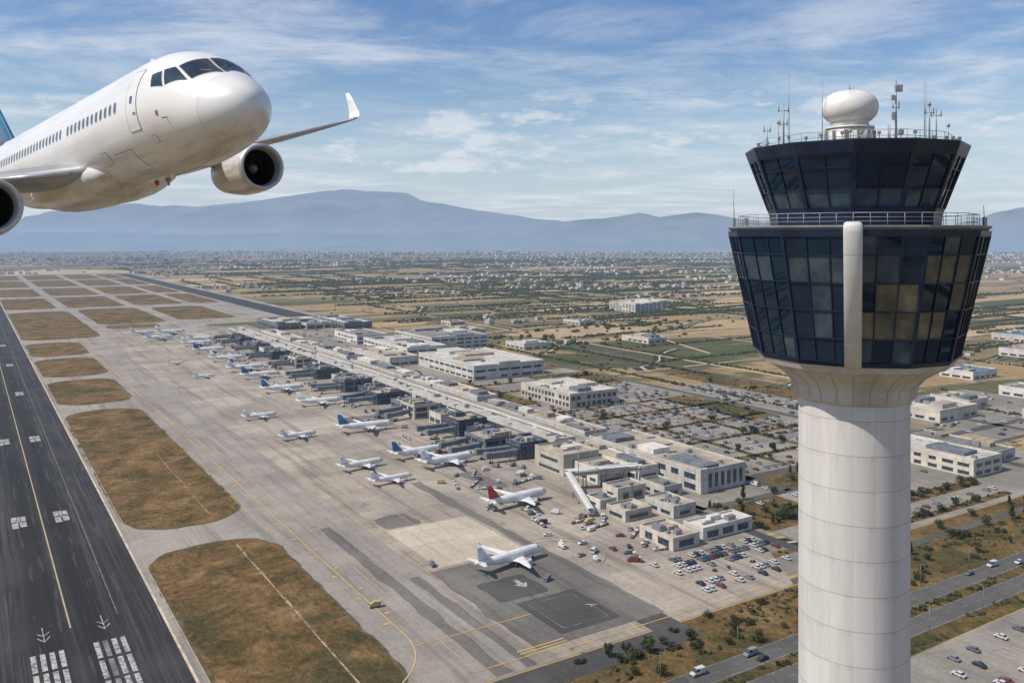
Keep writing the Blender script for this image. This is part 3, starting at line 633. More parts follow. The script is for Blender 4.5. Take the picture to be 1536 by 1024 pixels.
def facet(k,r0,z0,r1,z1,cols,rows,tint,name,par,cw=.26,rowpos=None,mull=.08):
    A,B=vtx(k,r0,z0),vtx(k+1,r0,z0);C,D=vtx(k+1,r1,z1),vtx(k,r1,z1)
    P=lambda s,t:(A*(1-s)+B*s)*(1-t)+(D*(1-s)+C*s)*t
    nv=(B-A).cross(D-A).normalized(); ce=(A+B)/2
    if nv.dot(Vector((ce.x,ce.y,0)))<0: nv=-nv
    mb=MB(); rw=rowpos or [i/rows for i in range(rows+1)]
    for j in range(rows):
        for i in range(cols):
            q=[P(i/cols,rw[j]),P((i+1)/cols,rw[j]),P((i+1)/cols,rw[j+1]),P(i/cols,rw[j+1])]
            e=[nv*R_(-.02,.02) for _ in range(3)]; q=[q[0]+e[0],q[1]+e[1],q[2]+e[2],q[3]+e[2]+e[0]-e[1]]
            mb.add(q,[(0,1,2,3)],tint(k,i,j))
    for i in range(1,cols): mb.bar(P(i/cols,0),P(i/cols,1),nv,mull,.10,3)
    for j in range(rows+1): mb.bar(P(0,rw[j]),P(1,rw[j]),nv,.16 if j in(0,rows) else mull,.11,3)
    part(name,mb.mesh(name,mg,False),par)
    mb=MB(); mb.bar(A,D,(A.x,A.y,0),cw,.13,0); part('corner_post',mb.mesh('corner_post',[m_navy]),par)
def tint_low(k,i,j):
    x=random.random(); kk=k%12
    if kk in (0,1,2) and j in (1,2,3): return 2 if x<.55 else (1 if x<.7 else 0)
    if kk in (9,10,11): return 1 if (j==3 and x<.6) or x<.12 else 0
    return 1 if x<.18 else 0
mb=MB(); mb.loft([[vtx(k,7.8,120.2) for k in range(12)],[vtx(k,8.1,120.55) for k in range(12)],[vtx(k,7.95,120.56) for k in range(12)]],0,True,True,False)
low=part('lower_cab',mb.mesh('lower_cab',[m_navy]),tower)
for k in range(12): facet(k,7.9,120.56,10.0,130.1,3,5,tint_low,'window',low,rowpos=[0,.19,.41,.63,.85,1.0])
mb=MB(); mb.loft([[vtx(k,r,z) for k in range(12)] for z,r in ((130.1,10.0),(130.1,10.12),(130.45,10.18),(130.45,9.95))],0,True,True,False); part('cornice',mb.mesh('cornice',[m_navy]),low)
mb=MB(); mb.loft([[vtx(k,r,z) for k in range(12)] for z,r in ((130.45,9.9),(130.72,10.2),(130.84,10.2))],0,True,True,False); part('balcony',mb.mesh('balcony',[m_deck]),tower)
mb=MB()
for k in range(12):
    for h in (.3,.6,.92): mb.cyl(vtx(k,9.3,130.84+h),vtx(k+1,9.3,130.84+h),.018 if h<.9 else .028,n=6)
    for q in range(4):
        p=vtx(k,9.3,130.84).lerp(vtx(k+1,9.3,130.84),q/4); mb.cyl(p,p+Vector((0,0,.92)),.024,n=6)
part('balcony_railing',mb.mesh('balcony_railing',[m_rail]),tower)
mb=MB(); d=vtx(0,1,0); sd=Vector((-d.y,d.x,0))
def pil(z,r,w):
    c=d*r+Vector((0,0,z))-sd*.02; out=[]
    for i in range(9): an=math.pi*i/8; out.append(c+sd*(w*math.cos(an))*1.0+d*(.30*math.sin(an)-.3))
    return out+[c-sd*w-d*.95,c+sd*w-d*.95]
rs=[pil(*q) for q in ((120.3,8.42,.60),(130.3,10.62,.66),(130.75,10.68,.66),(131.0,10.55,.60),(131.08,10.4,.45))]
mb.loft(rs,0,True,True,True)
for q in (.17,.34,.5,.67,.84):
    for i in range(8): mb.bar(rs[0][i].lerp(rs[1][i],q),rs[0][i+1].lerp(rs[1][i+1],q),d,.03,.004,1)
part('pillar',mb.mesh('pillar',[m_pil,m_frame]),tower)
mb=MB(); mb.loft([[vtx(k,r,z) for k in range(12)] for z,r in ((130.84,6.6),(131.7,6.7),(132.2,6.85),(132.2,6.6))],0,True,True,False); up=part('upper_cab',mb.mesh('upper_cab',[m_navy]),tower)
def tint_up(k,i,j):
    x=random.random()
    if j==0: return 1 if x<.8 else 0
    if j==1: return 1 if x<.15 else 0
    return 0
for k in range(12): facet(k,6.75,132.2,8.25,136.3,2,3,tint_up,'window',up,cw=.34,rowpos=[0,.36,.74,1.0],mull=.06)
mb=MB(); mb.loft([[vtx(k,r,z) for k in range(12)] for z,r in ((136.3,8.2),(136.3,8.4),(137.15,8.72),(137.25,8.72),(137.25,8.4),(137.05,8.3))],0,True,True,False); part('parapet',mb.mesh('parapet',[m_navy]),up)
mb=MB(); mb.loft([[vtx(k,8.2,z) for k in range(12)] for z in (136.9,137.12)],0,True,True,False); part('roof',mb.mesh('roof',[m_roofg]),up)
mb=MB()
for k in range(12):
    for h in (.45,.9): mb.cyl(vtx(k,7.5,137.12+h),vtx(k+1,7.5,137.12+h),.022,n=5)
    for q in range(3):
        p=vtx(k,7.5,137.12).lerp(vtx(k+1,7.5,137.12),q/3); mb.cyl(p,p+Vector((0,0,.9)),.025,n=5)
part('roof_railing',mb.mesh('roof_railing',[m_rail]),up)
mb=MB(); mb.cyl((-.3,0,137.1),(-.3,0,138.9),1.85,1.85,40,0); mb.cyl((-.3,0,138.9),(-.3,0,139.05),1.95,1.95,40,0); mb.cyl((-.3,0,139.05),(-.3,0,139.6),1.5,1.5,32,0)
for k in range(12): a=k*.5236; mb.box(-.3+1.87*math.cos(a)-.13,-.3+1.87*math.cos(a)+.13,1.87*math.sin(a)-.13,1.87*math.sin(a)+.13,138.0,138.7,1)
part('radome_base',mb.mesh('radome_base',[m_rad,m_frame]),tower)
mb=MB(); rg=[]
for i in range(25):
    ph=-math.pi/2+math.pi*i/24
    rr=2.25*max(abs(math.cos(ph)),.001)**.70; zz=140.68+1.42*math.copysign(abs(math.sin(ph))**.98,math.sin(ph))
    rg.append([(-.3+rr*math.cos(2*math.pi*j/48),rr*math.sin(2*math.pi*j/48),zz) for j in range(48)])
mb.loft(rg,0); part('radome',mb.mesh('radome',[m_rad]),tower)
mb=MB(); mb.cyl((-.3,0,142.0),(-.3,0,142.9),.03,n=6); mb.cyl((-.3,0,142.0),(-.3,0,142.3),.14,.1,8); mb.cyl((.05,0,142.0),(.05,0,142.5),.02,n=5); part('lightning_rod',mb.mesh('lightning_rod',[m_metal]),tower)
def mast(x,y,z1,r,extra):
    mb=MB(); mb.cyl((x,y,137.1),(x,y,z1),r,r*.5,8)
    for e in extra:
        if e[0]=='arm': mb.cyl((x-e[2],y,e[1]),(x+e[2],y,e[1]),.03,n=6); mb.cyl((x-e[2],y,e[1]-.1),(x-e[2],y,e[1]+.45),.045,n=6); mb.cyl((x+e[2],y,e[1]-.1),(x+e[2],y,e[1]+.45),.045,n=6)
        if e[0]=='box': mb.box(x+e[2],x+e[3],y-.15,y+.15,e[1],e[1]+e[4])
        if e[0]=='sph': mb.cyl((x,y,e[1]),(x,y,e[1]+.25),.16,.1,8)
    part('antenna_mast',mb.mesh('antenna_mast',[m_metal]),tower)
mast(-6.1,-1.0,140.9,.09,[('arm',140.3,.4),('arm',139.2,.3)])
mast(-5.5,-.5,144.0,.04,[]); mast(-5.9,1.0,139.8,.05,[('sph',139.5)])
mast(-2.75,-.5,143.4,.04,[]); mast(3.2,-.8,142.8,.11,[('box',141.9,-.05,.5,.55),('box',141.2,-.35,-.05,.4),('arm',140.6,.25),('box',139.6,-.3,-.08,.6)])
mast(5.9,0,143.2,.04,[]); mast(5.75,-1.2,140.9,.09,[('arm',140.1,.35),('sph',140.7)]); mast(6.7,-.4,140.6,.08,[('arm',140.0,.4)]); mast(6.75,1.5,143.0,.04,[])
mast(-1.4,-3,138.6,.06,[('sph',138.3)]); mast(1.6,-3,138.9,.06,[]); mast(7.4,-1,139.2,.05,[('sph',139.0)]); mast(-7.3,-.5,139.0,.06,[('arm',138.7,.25)]); mast(4.4,1,139.2,.06,[('box',138.6,-.2,.2,.4)]);mast(2.2,-2,139.0,.05,[])
for k in range(12):
    for q in (.15,.5,.8):
        p=vtx(k,8.0,137.1).lerp(vtx(k+1,8.0,137.1),q+R_(-.08,.08)); mb=MB(); h=R_(.2,.6); mb.cyl(p,p+Vector((0,0,h)),.04,n=6); mb.box(p.x-.11,p.x+.11,p.y-.11,p.y+.11,137.1+h,137.1+h+.22); part('roof_lamp',mb.mesh('roof_lamp',[m_metal if random.random()<.6 else m_rail]),up)
for k,hh in ((-2.6,3.2),(2.7,1.6),(-1.9,.9)):
    p=vtx(k,9.6,130.84); mb=MB(); mb.cyl(p,p+Vector((-.1,0,hh)),.04,.02,6); mb.box(p.x-.12,p.x+.12,p.y-.12,p.y+.12,130.84,131.5); part('balcony_antenna',mb.mesh('balcony_antenna',[m_metal]),tower)
# --------------------------------------------------------------- buildings
WIN={}
def winmesh(w,h,ax):
    k=(round(w,1),round(h,1),ax)
    if k not in WIN:
        mb=MB()
        bx=(lambda x0,x1,d,z0,z1,mi:mb.box(x0,x1,-d,d,z0,z1,mi)) if ax=='x' else (lambda x0,x1,d,z0,z1,mi:mb.box(-d,d,x0,x1,z0,z1,mi))
        bx(-w/2,w/2,.06,0,h,0); bx(-w/2-.12,w/2+.12,.10,-.14,-.001,1); bx(-w/2-.2,w/2+.2,.45,h+.001,h+.14,1)
        nn=max(2,int(w/3))
        for q in range(1,nn): x=-w/2+w*q/nn; bx(x-.07,x+.07,.09,.001,h-.001,1)
        WIN[k]=mb.mesh('window',[m_glass,m_frame])
    return WIN[k]
UNITS=[]
for w,d_,h in ((3,2.2,1.6),(5,3,2.2),(2,2,1.3),(1.0,7,.8),(6,1.0,.7)):
    mb=MB(); mb.box(-w/2,w/2,-d_/2,d_/2,0,h); mb.cyl((-w/4,0,h),(-w/4,0,h+.35),min(w,d_)*.25,n=10); mb.cyl((w/4,0,h),(w/4,0,h+.35),min(w,d_)*.25,n=10); UNITS.append(mb.mesh('rooftop_unit',[m_metal]))
FOOT=[]
def building(name,label,cat,c0,c1,a0,a1,h,wm=None,rm=None,rows=1,wh=1.8,ww=6,gap=2.5,units=4,sides=('a0','c0','c1'),sill=1.2,group=None,pent=0):
    wm=wm or m_wallc; rm=rm or m_roofw; FOOT.append((c0,c1,a0,a1))
    cx,cy=(c0+c1)/2,(a0+a1)/2; hw,hd=(c1-c0)/2,(a1-a0)/2
    b=ob(name,None,W(cx,cy,.05),ANG); tag(b,label,cat,group=group)
    mb=MB(); p=.45; H_=h+.9
    o=[(-hw,-hd),(hw,-hd),(hw,hd),(-hw,hd)]; i_=[(-hw+p,-hd+p),(hw-p,-hd+p),(hw-p,hd-p),(-hw+p,hd-p)]
    vs=[(x,y,0) for x,y in o]+[(x,y,H_) for x,y in o]+[(x,y,H_) for x,y in i_]+[(x,y,h) for x,y in i_]
    fs=[]
    for k in range(4):
        j=(k+1)%4; fs+=[(k,j,4+j,4+k),(4+k,4+j,8+j,8+k),(8+k,8+j,12+j,12+k)]
    mb.add(vs,fs)
    if h>6:
        z=h-.5; mb.box(-hw-.12,hw+.12,-hd-.12,-hd-.002,z,z+.3); mb.box(-hw-.12,-hw-.002,-hd,hd,z,z+.3)
    part('wall',mb.mesh('wall',[wm],False),b)
    mb=MB(); mb.box(-hw+p+.01,hw-p-.01,-hd+p+.01,hd-p-.01,h-.25,h)
    part('roof',mb.mesh('roof',[rm],False),b)
    for q in range(pent):
        w_,d2=R_(.2,.5)*hw,R_(.1,.3)*hd; x=R_(-hw+w_+1,hw-w_-1); y=-hd+(q+.5)*2*hd/pent+R_(-2,2); mb=MB(); mb.box(x-w_,x+w_,y-d2,y+d2,h,h+R_(1.4,3.0)); part('penthouse',mb.mesh('penthouse',[random.choice((wm,m_wallg,m_rooft,wm))]),b)
    for s in sides:
        L=(c1-c0) if s[0]=='a' else (a1-a0); n=max(1,int((L-gap)/(ww+gap))); n=min(n,28); w=(L-gap)/n-gap
        if w<.5: continue
        for r in range(rows):
            z=sill+r*(h-.6)/rows
            for q in range(n):
                if n>4 and random.random()<.10: continue
                t=-L/2+gap+w/2+q*(w+gap); k_=random.choice((1,1,1,.82,.66)); wq=w*k_
                if s=='a0': part('window',winmesh(wq,wh,'x'),b,(t,-hd,z))
                elif s=='c0': part('window',winmesh(wq,wh,'y'),b,(-hw,t,z))
                else: part('window',winmesh(wq,wh,'y'),b,(hw,t,z))
    for q in range(units): part('rooftop_unit',random.choice(UNITS),b,(R_(-hw+3.5,hw-3.5) if hw>4 else 0,R_(-hd+3.5,hd-3.5) if hd>4 else 0,h),random.choice((0,1.5708)),scale=R_(.6,1.1))
    return b
cb=building('terminal_concourse','very long low terminal concourse with pale flat roof','terminal',292,307,416,1160,10.5,m_wallw,m_roofw,rows=2,wh=2.8,ww=22,gap=2.5,units=40,sides=('a0','c0'))
mb=MB(); mb.box(3.0,4.6,-366,366,10.51,11.7,0)
part('clerestory',mb.mesh('clerestory',[m_wallw],False),cb)
mb=MB()
for k in range(24): y=-365+k*30.6; mb.box(2.94,2.998,y+1,y+28,10.62,11.15,0)
part('clerestory_window',mb.mesh('clerestory_window',[m_glass],False),cb)
FOOT.append((307,324,416,1170))
vd=ob('viaduct',None,W(315.5,790,.05),ANG); tag(vd,'long pale elevated road running behind the concourse','viaduct')
mb=MB(); mb.box(-5.5,5.5,-380,380,6.4,7.2,0); mb.box(-5.5,-5.1,-380,380,7.201,8.1,0); mb.box(5.1,5.5,-380,380,7.201,8.1,0); part('deck',mb.mesh('deck',[m_roofw]),vd)
mb=MB(); mb.box(-4.9,4.9,-380,380,7.201,7.23,0); part('roadway',mb.mesh('roadway',[m_pave]),vd)
mb=MB()
for k in range(38): y=-375+k*20; mb.box(-3.4,-2.6,y-.5,y+.5,0,6.399); mb.box(2.6,3.4,y-.5,y+.5,0,6.399)
part('column',mb.mesh('column',[m_wallc]),vd)
for a0,a1,h,rm in ((432,500,8,m_rooft),(504,560,6,m_roofg),(566,640,9,m_rooft),(644,690,7,m_roofw),(698,820,7,m_rooft),(830,920,9,m_roofg),(925,1000,7,m_rooft),(1010,1130,8,m_roofw)):
    building('terminal_annex','arrivals wing with flat roof beside the elevated road','terminal',326,344,a0,a1,h,m_wallw,rm,rows=1,wh=2.4,ww=14,units=7,sides=('a0','c1'),group='arrivals wings',pent=3)
tb=building('terminal_building','large cream terminal block with tall dark windows','terminal',314,347,320,412,11,m_wallw,m_rooft,rows=2,wh=2.8,ww=8,gap=3,units=16,sides=('c0','c1'),pent=3)
for q in range(6): part('window',winmesh(2.4,7.0,'x'),tb,(-9+q*4.4,-46,2.2))
mb=MB(); mb.box(-17,-12,-47.4,-46.01,0,12.7); part('stair_tower',mb.mesh('stair_tower',[m_wallw]),tb)
building('terminal_building','lower cream link block with dark glazed band','terminal',300,313.5,350,414,8,m_wallw,m_rooft,rows=1,wh=3.2,ww=9,gap=2,units=8,pent=2)
building('terminal_building','cream terminal block with parapet beside the concourse','terminal',274,298,382,410,11,m_wallc,m_rooft,rows=2,wh=1.6,ww=9,gap=4,units=8,pent=1)
building('terminal_building','stepped cream block beside the gates','terminal',280,299,358,380,7.5,m_wallw,m_rooft,rows=1,wh=1.6,ww=6,units=6,pent=1)
building('service_building','small cream flat-roofed building near the apron','building',270,288,331,343,6,m_wallc,m_roofg,rows=1,wh=2.6,ww=4,units=3)
building('service_building','low tan-roofed building beside the terminal','building',254,270,306,320,4.2,m_wallc,m_rooft,rows=1,wh=1.6,ww=5,units=5)
building('service_building','low cream building with rooftop equipment','building',276,290,298,318,5,m_wallw,m_rooft,rows=1,wh=1.6,ww=4,units=9)
building('service_building','narrow pale service building','building',294,306,324,342,5,m_wallw,m_roofg,rows=1,wh=1.6,ww=4,units=4)
building('service_building','tiny pale plant room beside the terminal','building',256,266,327,338,3.6,m_wallw,m_roofg,rows=1,wh=1.2,ww=3,units=2)
building('service_building','low building with shaded openings by the car park','building',247,262,267,288,4.8,m_wallc,m_rooft,rows=1,wh=2.8,ww=4,units=6,pent=1)
building('service_building','long white-roofed building with open bays','building',266,296,269,281,5,m_wallw,m_roofw,rows=1,wh=2.8,ww=5,units=3,pent=1)
gates=[(283,432,20,9),(277,458,30,8.5),(284,505,26,10),(284,570,28,9),(286,636,34,8),(281,697,28,10),(287,775,34,8.5),(289,848,28,9.5),(290,922,34,8),(290,990,28,9),(292,1062,28,8),(294,1115,24,8)]
mbT=MB(); mbT.loft([[(-7,-1.5,3.2),(-7,1.5,3.2),(-7,1.5,6.0),(-7,-1.5,6.0)],[(11,-1.6,3.4),(11,1.6,3.4),(11,1.6,6.3),(11,-1.6,6.3)]],0,True,True,False); mbT.box(-10,-7.01,-2.1,2.1,2.9,6.3)
m_tun=mbT.mesh('tunnel',[m_wallg]); mbL=MB(); mbL.cyl((-6,-1.3,.6),(-6,-1.3,3.2),.2,n=8); mbL.cyl((-6,1.3,.6),(-6,1.3,3.2),.2,n=8); mbL.cyl((-6,-1.6,.45),(-6,-1.1,.45),.45,n=10,mi=1); mbL.cyl((-6,1.1,.45),(-6,1.6,.45),.45,n=10,mi=1)
m_lg=mbL.mesh('support_leg',[m_metal,m_tyre])
mbV=MB(); 
for z in (3.6,5.7): mbV.box(-6.5,10.5,-1.70,-1.63,z,z+.15)
m_st=mbV.mesh('trim',[m_tcol])
for i,(c,a,w,hh) in enumerate(gates):
    building('gate_pier','dark blue-grey boarding gate block attached to the concourse','gate building',c-w/2,291.6,a-w*.42,a+w*.42,hh,(m_walld,m_wallg,m_walld,m_wallc)[i%4],(m_roofg,m_rooft,m_rooft)[i%3],rows=2,wh=2.6,ww=6,gap=1.4,units=12,sides=('a0','c0'),group='boarding gate blocks',pent=2)
    if i<11 and i>0:
        a2=a+33; building('gate_pier','low gate lounge with flat roof','gate building',276,291.6,a2-9,a2+9,5.5+(i%3)*.8,(m_wallg,m_walld,m_wallw)[i%3],(m_rooft,m_roofg,m_roofg)[i%3],rows=1,wh=2.8,ww=5,gap=1.4,units=5,sides=('a0','c0'),group='boarding gate blocks')
    for dy in (-w*.25,w*.25):
        jb=ob('jet_bridge',None,W(c-w/2-11.5,a+dy,.1),ANG+R_(-.3,.3)); tag(jb,'dark grey jet bridge reaching toward the parked airliners','jet bridge',group='jet bridges at the gates')
        part('tunnel',m_tun,jb); part('support_leg',m_lg,jb); part('trim',m_st,jb)
def walkway(p0,p1,z0,z1,w,label):
    a=Vector(W(*p0,0));b=Vector(W(*p1,0)); d=b-a;L=d.length
    o=ob('walkway',None,a,math.atan2(d.y,d.x)); tag(o,label,'walkway')
    mb=MB(); mb.loft([[(0,-w/2,z0),(0,w/2,z0),(0,w/2,z0+.5),(0,-w/2,z0+.5)],[(L,-w/2,z1),(L,w/2,z1),(L,w/2,z1+.5),(L,-w/2,z1+.5)]],0,True,True,False); part('deck',mb.mesh('deck',[m_roofw]),o)
    mb=MB(); n=int(L/3)
    for s in (-w/2,w/2):
        mb.cyl((0,s,z0+2.6),(L,s,z1+2.6),.12,n=6)
        for k in range(n+1):
            t=k/n; z=z0+(z1-z0)*t; mb.cyl((L*t,s,z),(L*t,s,z+2.6),.09,n=6)
            if k<n: t2=(k+1)/n; mb.cyl((L*t,s,z),(L*t2,s,z0+(z1-z0)*t2+2.6),.07,n=6)
    mb.loft([[(0,-w/2-.1,z0+2.72),(0,w/2+.1,z0+2.72),(0,0,z0+3.0)],[(L,-w/2-.1,z1+2.72),(L,w/2+.1,z1+2.72),(L,0,z1+3.0)]],0,True,True,False)
    part('truss',mb.mesh('truss',[m_white]),o)
    mb=MB()
    for k in range(1,4): mb.cyl((L*k/4,0,0),(L*k/4,0,z0+(z1-z0)*k/4),.3,n=8)
    part('support',mb.mesh('support',[m_metal]),o)
walkway((262,362),(300,348),7,8,3,'white steel truss walkway bridging to the terminal')
walkway((261,360),(245,320),7,1.5,3,'sloping white covered walkway down to the apron')
walkway((262,364.5),(300,351.5),7,8,1.2,'narrow pale service gantry beside the walkway')
building('cargo_hall','large white flat-roofed hall with strip windows','building',388,465,680,792,12.5,m_wallw,m_roofw,rows=2,wh=1.8,ww=9,gap=2,units=16,pent=4)
building('office_building','cream building with rows of square openings','building',386,432,530,598,10.5,m_wallc,m_roofw,rows=2,wh=2.8,ww=3,gap=1.5,units=10,pent=3)
building('office_building','white-roofed building with dark glazing','building',450,525,885,985,14,m_wallw,m_roofg,rows=3,wh=1.7,ww=8,gap=2,units=12,pent=3)
building('office_building','pale multi-storey building behind the terminal','building',398,446,840,960,11,m_wallw,m_roofw,rows=2,wh=1.8,ww=8,gap=2,units=12,pent=4)
building('office_building','long pale building with grey roof','building',400,440,985,1060,10,m_wallw,m_roofg,rows=2,wh=1.6,ww=8,gap=2,units=6,pent=2)
building('office_building','low white building beside the car park','building',360,392,800,900,8,m_wallw,m_rooft,rows=1,wh=1.8,ww=8,gap=2,units=4,pent=2)
building('hangar','wide grey hangar with pale roof and dark doors','hangar',366,400,1190,1290,9,m_wallg,m_roofw,rows=1,wh=4,ww=9,gap=2,units=8,pent=3)
building('hangar','low wide grey hangar with glazed front','hangar',404,442,1180,1270,8,m_wallw,m_roofg,rows=1,wh=4,ww=9,gap=2,units=8,pent=3)
building('hangar','wide pale-roofed hangar with dark doors','hangar',448,490,1150,1280,9,m_wallg,m_roofw,rows=1,wh=4,ww=9,gap=2,units=8,pent=3)
for c,a in ((968,1140),(995,1150),(1022,1160),(1050,1175)): building('apartment_block','white five-storey block standing in the fields','building',c,c+24,a,a+70,14,m_wallw,m_roofw,rows=4,wh=1.5,ww=6,gap=2,units=2)
ware=[(459,487,262,345,9,'b'),(497,520,272,330,6,'g'),(575,622,352,392,8,'w'),(640,665,368,400,6,'t'),(640,680,304,330,6,'g'),(720,750,330,390,7,'w'),(770,810,440,472,7,'b'),(820,870,520,550,7,'g'),(900,950,620,680,8,'w'),(860,900,380,420,7,'t'),(960,1010,470,520,8,'g'),(1050,1100,700,750,8,'w'),(700,730,800,850,6,'t'),(1100,1150,560,605,8,'b'),(540,575,830,870,7,'w'),(620,650,452,480,6,'t'),(560,590,240,262,6,'t'),(560,590,1000,1050,6,'g'),(600,625,1120,1150,5,'t'),(760,790,1020,1060,6,'w')]
for c0,c1,a0,a1,h,k in ware:
    building('warehouse',{'b':'low white warehouse with a blue and white roof','w':'low white flat-roofed warehouse with strip windows','g':'low pale warehouse with a grey roof','t':'low cream building with a tan roof'}[k],'warehouse',c0,c1,a0,a1,h,random.choice((m_wallw,m_wallc)),{'b':m_roofb if c0!=459 else m_roofw,'w':m_roofw,'g':m_roofg,'t':m_rooft}[k],rows=2 if c0==459 else 1,wh=1.8,ww=6,gap=2.5,units=6,pent=2)
# --------------------------------------------------------------- trees
def crown_mesh(kind,seed,nl):
    rnd=random.Random(seed); mb=MB()
    blobs=[]
    if kind=='round':
        for i in range(9): an=rnd.uniform(0,6.28); r=rnd.uniform(.1,.62); blobs.append((r*math.cos(an),r*math.sin(an),rnd.uniform(.45,1.05),rnd.uniform(.25,.46)))
    elif kind=='tall':
        for i in range(9): z=.35+i*.16; blobs.append((rnd.uniform(-.08,.08),rnd.uniform(-.08,.08),z,.30*(1-.085*i)+.04))
    else:
        for i in range(7): an=rnd.uniform(0,6.28); r=rnd.uniform(.1,.8); blobs.append((r*math.cos(an),r*math.sin(an),rnd.uniform(.15,.4),rnd.uniform(.22,.38)))
    for i in range(nl):
        b=rnd.choice(blobs); d=Vector((rnd.gauss(0,1),rnd.gauss(0,1),rnd.gauss(0,1))).normalized(); r=b[3]*rnd.uniform(.55,1.15)
        p=Vector(b[:3])+d*r; s=rnd.uniform(.04,.11); n=(d+Vector((rnd.uniform(-.7,.7),rnd.uniform(-.7,.7),rnd.uniform(-.3,.9)))).normalized(); u=n.orthogonal().normalized()*s; w=n.cross(u)
        an=rnd.uniform(0,3.14); u,w=u*math.cos(an)+w*math.sin(an),w*math.cos(an)-u*math.sin(an)
        mb.add([p-u-w*.6,p+u-w*.7,p+u*.8+w*.7,p-u*.9+w*.6],[(0,1,2,3)])
    return mb.mesh('crown',[m_leaf if seed%2 else m_leaf2],False)
def trunk_mesh(h):
    mb=MB(); mb.cyl((0,0,-.02),(.02,0,h*.6),.055,.035,7)
    for k in range(4): an=k*1.7; mb.cyl((.02,0,h*.5),(.3*math.cos(an),.3*math.sin(an),h*.6+.28),.028,.012,5)
    return mb.mesh('trunk',[m_bark])
TR=[('round',1,420),('round',2,420),('round',3,330),('tall',4,300),('low',5,300),('low',6,320)]
trees=[(k,crown_mesh(k,s,nl),trunk_mesh(.55 if k!='low' else .25)) for k,s,nl in TR]
def free(c,a,m=1.5):
    return not any(c0-m<c<c1+m and a0-m<a<a1+m for c0,c1,a0,a1 in FOOT)
tpos=[]
def tadd(c,a,s,kinds=(0,1,2,3,4,5)):
    if free(c,a): tpos.append((c,a,s,random.choice(kinds)))
for i in range(72): tadd(R_(150,420),R_(193,215),R_(1.3,3.2),(4,5,4,0,2))
for i in range(46): tadd(R_(140,330),random.choice((179,180,181))+R_(-.5,.5),R_(1.2,1.9),(4,5))
for p in pl[:1]:
    for i in range(5): tadd(R_(p[0][0]+1,p[1][0]-1),R_(p[0][1]+1,p[2][1]-1),R_(1.0,1.7),(4,5,5,2))
for p in pl[2:5]:
    for i in range(11): tadd(R_(p[0][0]+1,p[1][0]-1),R_(p[0][1]+1,p[2][1]-1),R_(2.0,3.6),(0,1,2,4,5))
for i in range(30): tadd(R_(300,470),random.choice((215,226,300))+R_(-2,2),R_(2.4,4.4),(0,1,2,3,5))
for i in range(18): tadd(R_(300,346),R_(262,300),R_(2.0,3.8))
for i in range(20): tadd(R_(352,500),random.choice((303,310,318,322))+R_(-2,2),R_(2.4,4.2))
for p in pl[5:]:
    for i in range(4): tadd(R_(p[0][0]+1,p[1][0]-1),R_(p[0][1]+1,p[2][1]-1),R_(2.4,4.2),(0,1,2,4))
tpos=tpos[:300]
for c,a,s,k in tpos:
    kd,cm,tm=trees[k]
    lb={'round':'rounded dark green tree with dense crown','tall':'slim dark cypress-like tree','low':'low spreading olive-green shrub'}[kd]
    o=ob('tree' if kd!='low' else 'shrub',None,W(c,a,.04),R_(0,6.28),scale=(s,s,s*R_(.8,1.2))); tag(o,lb,'tree' if kd!='low' else 'bush',group='trees and shrubs around the terminal roads')
    part('trunk',tm,o); part('crown',cm,o)
def scrub(name,label,pts,mat):
    V=[];Fc=[]
    for (x,y,s) in pts:
        for q in range(3):
            ox,oy=R_(-.8,.8)*s,R_(-.8,.8)*s; r=s*R_(.4,.8); h=s*R_(.6,1.2); b=len(V); n=6; ph=R_(0,1)
            for z,rr in ((0,.8),(.45,1.0),(.8,.6)):
                for i in range(n): an=ph+i*2*math.pi/n; k=rr*r*R_(.65,1.25); V.append((x+ox+k*math.cos(an),y+oy+k*math.sin(an),z*h))
            V.append((x+ox,y+oy,h))
            for l in range(2):
                for i in range(n): j=(i+1)%n; Fc.append((b+l*n+i,b+l*n+j,b+(l+1)*n+j,b+(l+1)*n+i))
            for i in range(n): Fc.append((b+2*n+i,b+2*n+(i+1)%n,b+3*n))
    me=bpy.data.meshes.new(name); me.from_pydata(V,[],Fc); me.materials.append(mat); me.update(); o=ob(name,me); tag(o,label,kind='stuff')
pts=[]
def inpave(c,a):
    if c<300 and 60<a<3380: return True
    if c<500 and 1180<a<3380: return True
    if c<508 and 218<a<1180: return True
    if 165<a<192: return True
    if c<150 and a<3350: return True
    return False
for k in range(300):
    c=R_(520,3200);a=R_(200,4200)
    if random.random()<.45: c=R_(520,1700);a=R_(300,2400)
    L=R_(120,700); along=random.random()<.72; n=int(L/R_(3.0,5.5)); d=math.hypot(c,a); s=1.5+d/1000
    for q in range(n):
        cc,aa=(c+q*L/n,a+R_(-2,2)) if along else (c+R_(-2,2),a+q*L/n)
        if not inpave(cc,aa) and free(cc,aa,3): x,y,_=W(cc,aa); pts.append((x,y,s*R_(.5,1.15)))
for k in range(90):
    c=R_(520,3600);a=R_(200,4800); rr=R_(25,85)
    for q in range(int(R_(14,60))):
        cc,aa=c+random.gauss(0,rr),a+random.gauss(0,rr*.35)
        if not inpave(cc,aa) and free(cc,aa,3): x,y,_=W(cc,aa); pts.append((x,y,R_(1.6,3.8)+math.hypot(x,y)/1700))
for k in range(3600):
    c=R_(510,2200);a=R_(192,2600)
    if noise.noise(Vector((c*.005,a*.008,2)))>.24 and not inpave(c,a) and free(c,a,3): x,y,_=W(c,a); pts.append((x,y,R_(1.0,2.8)))
for k in range(420):
    c=R_(505,1500);a=random.choice((194,200,206,212))+R_(-3,3)
    x,y,_=W(c,a); pts.append((x,y,R_(1.2,2.6)))
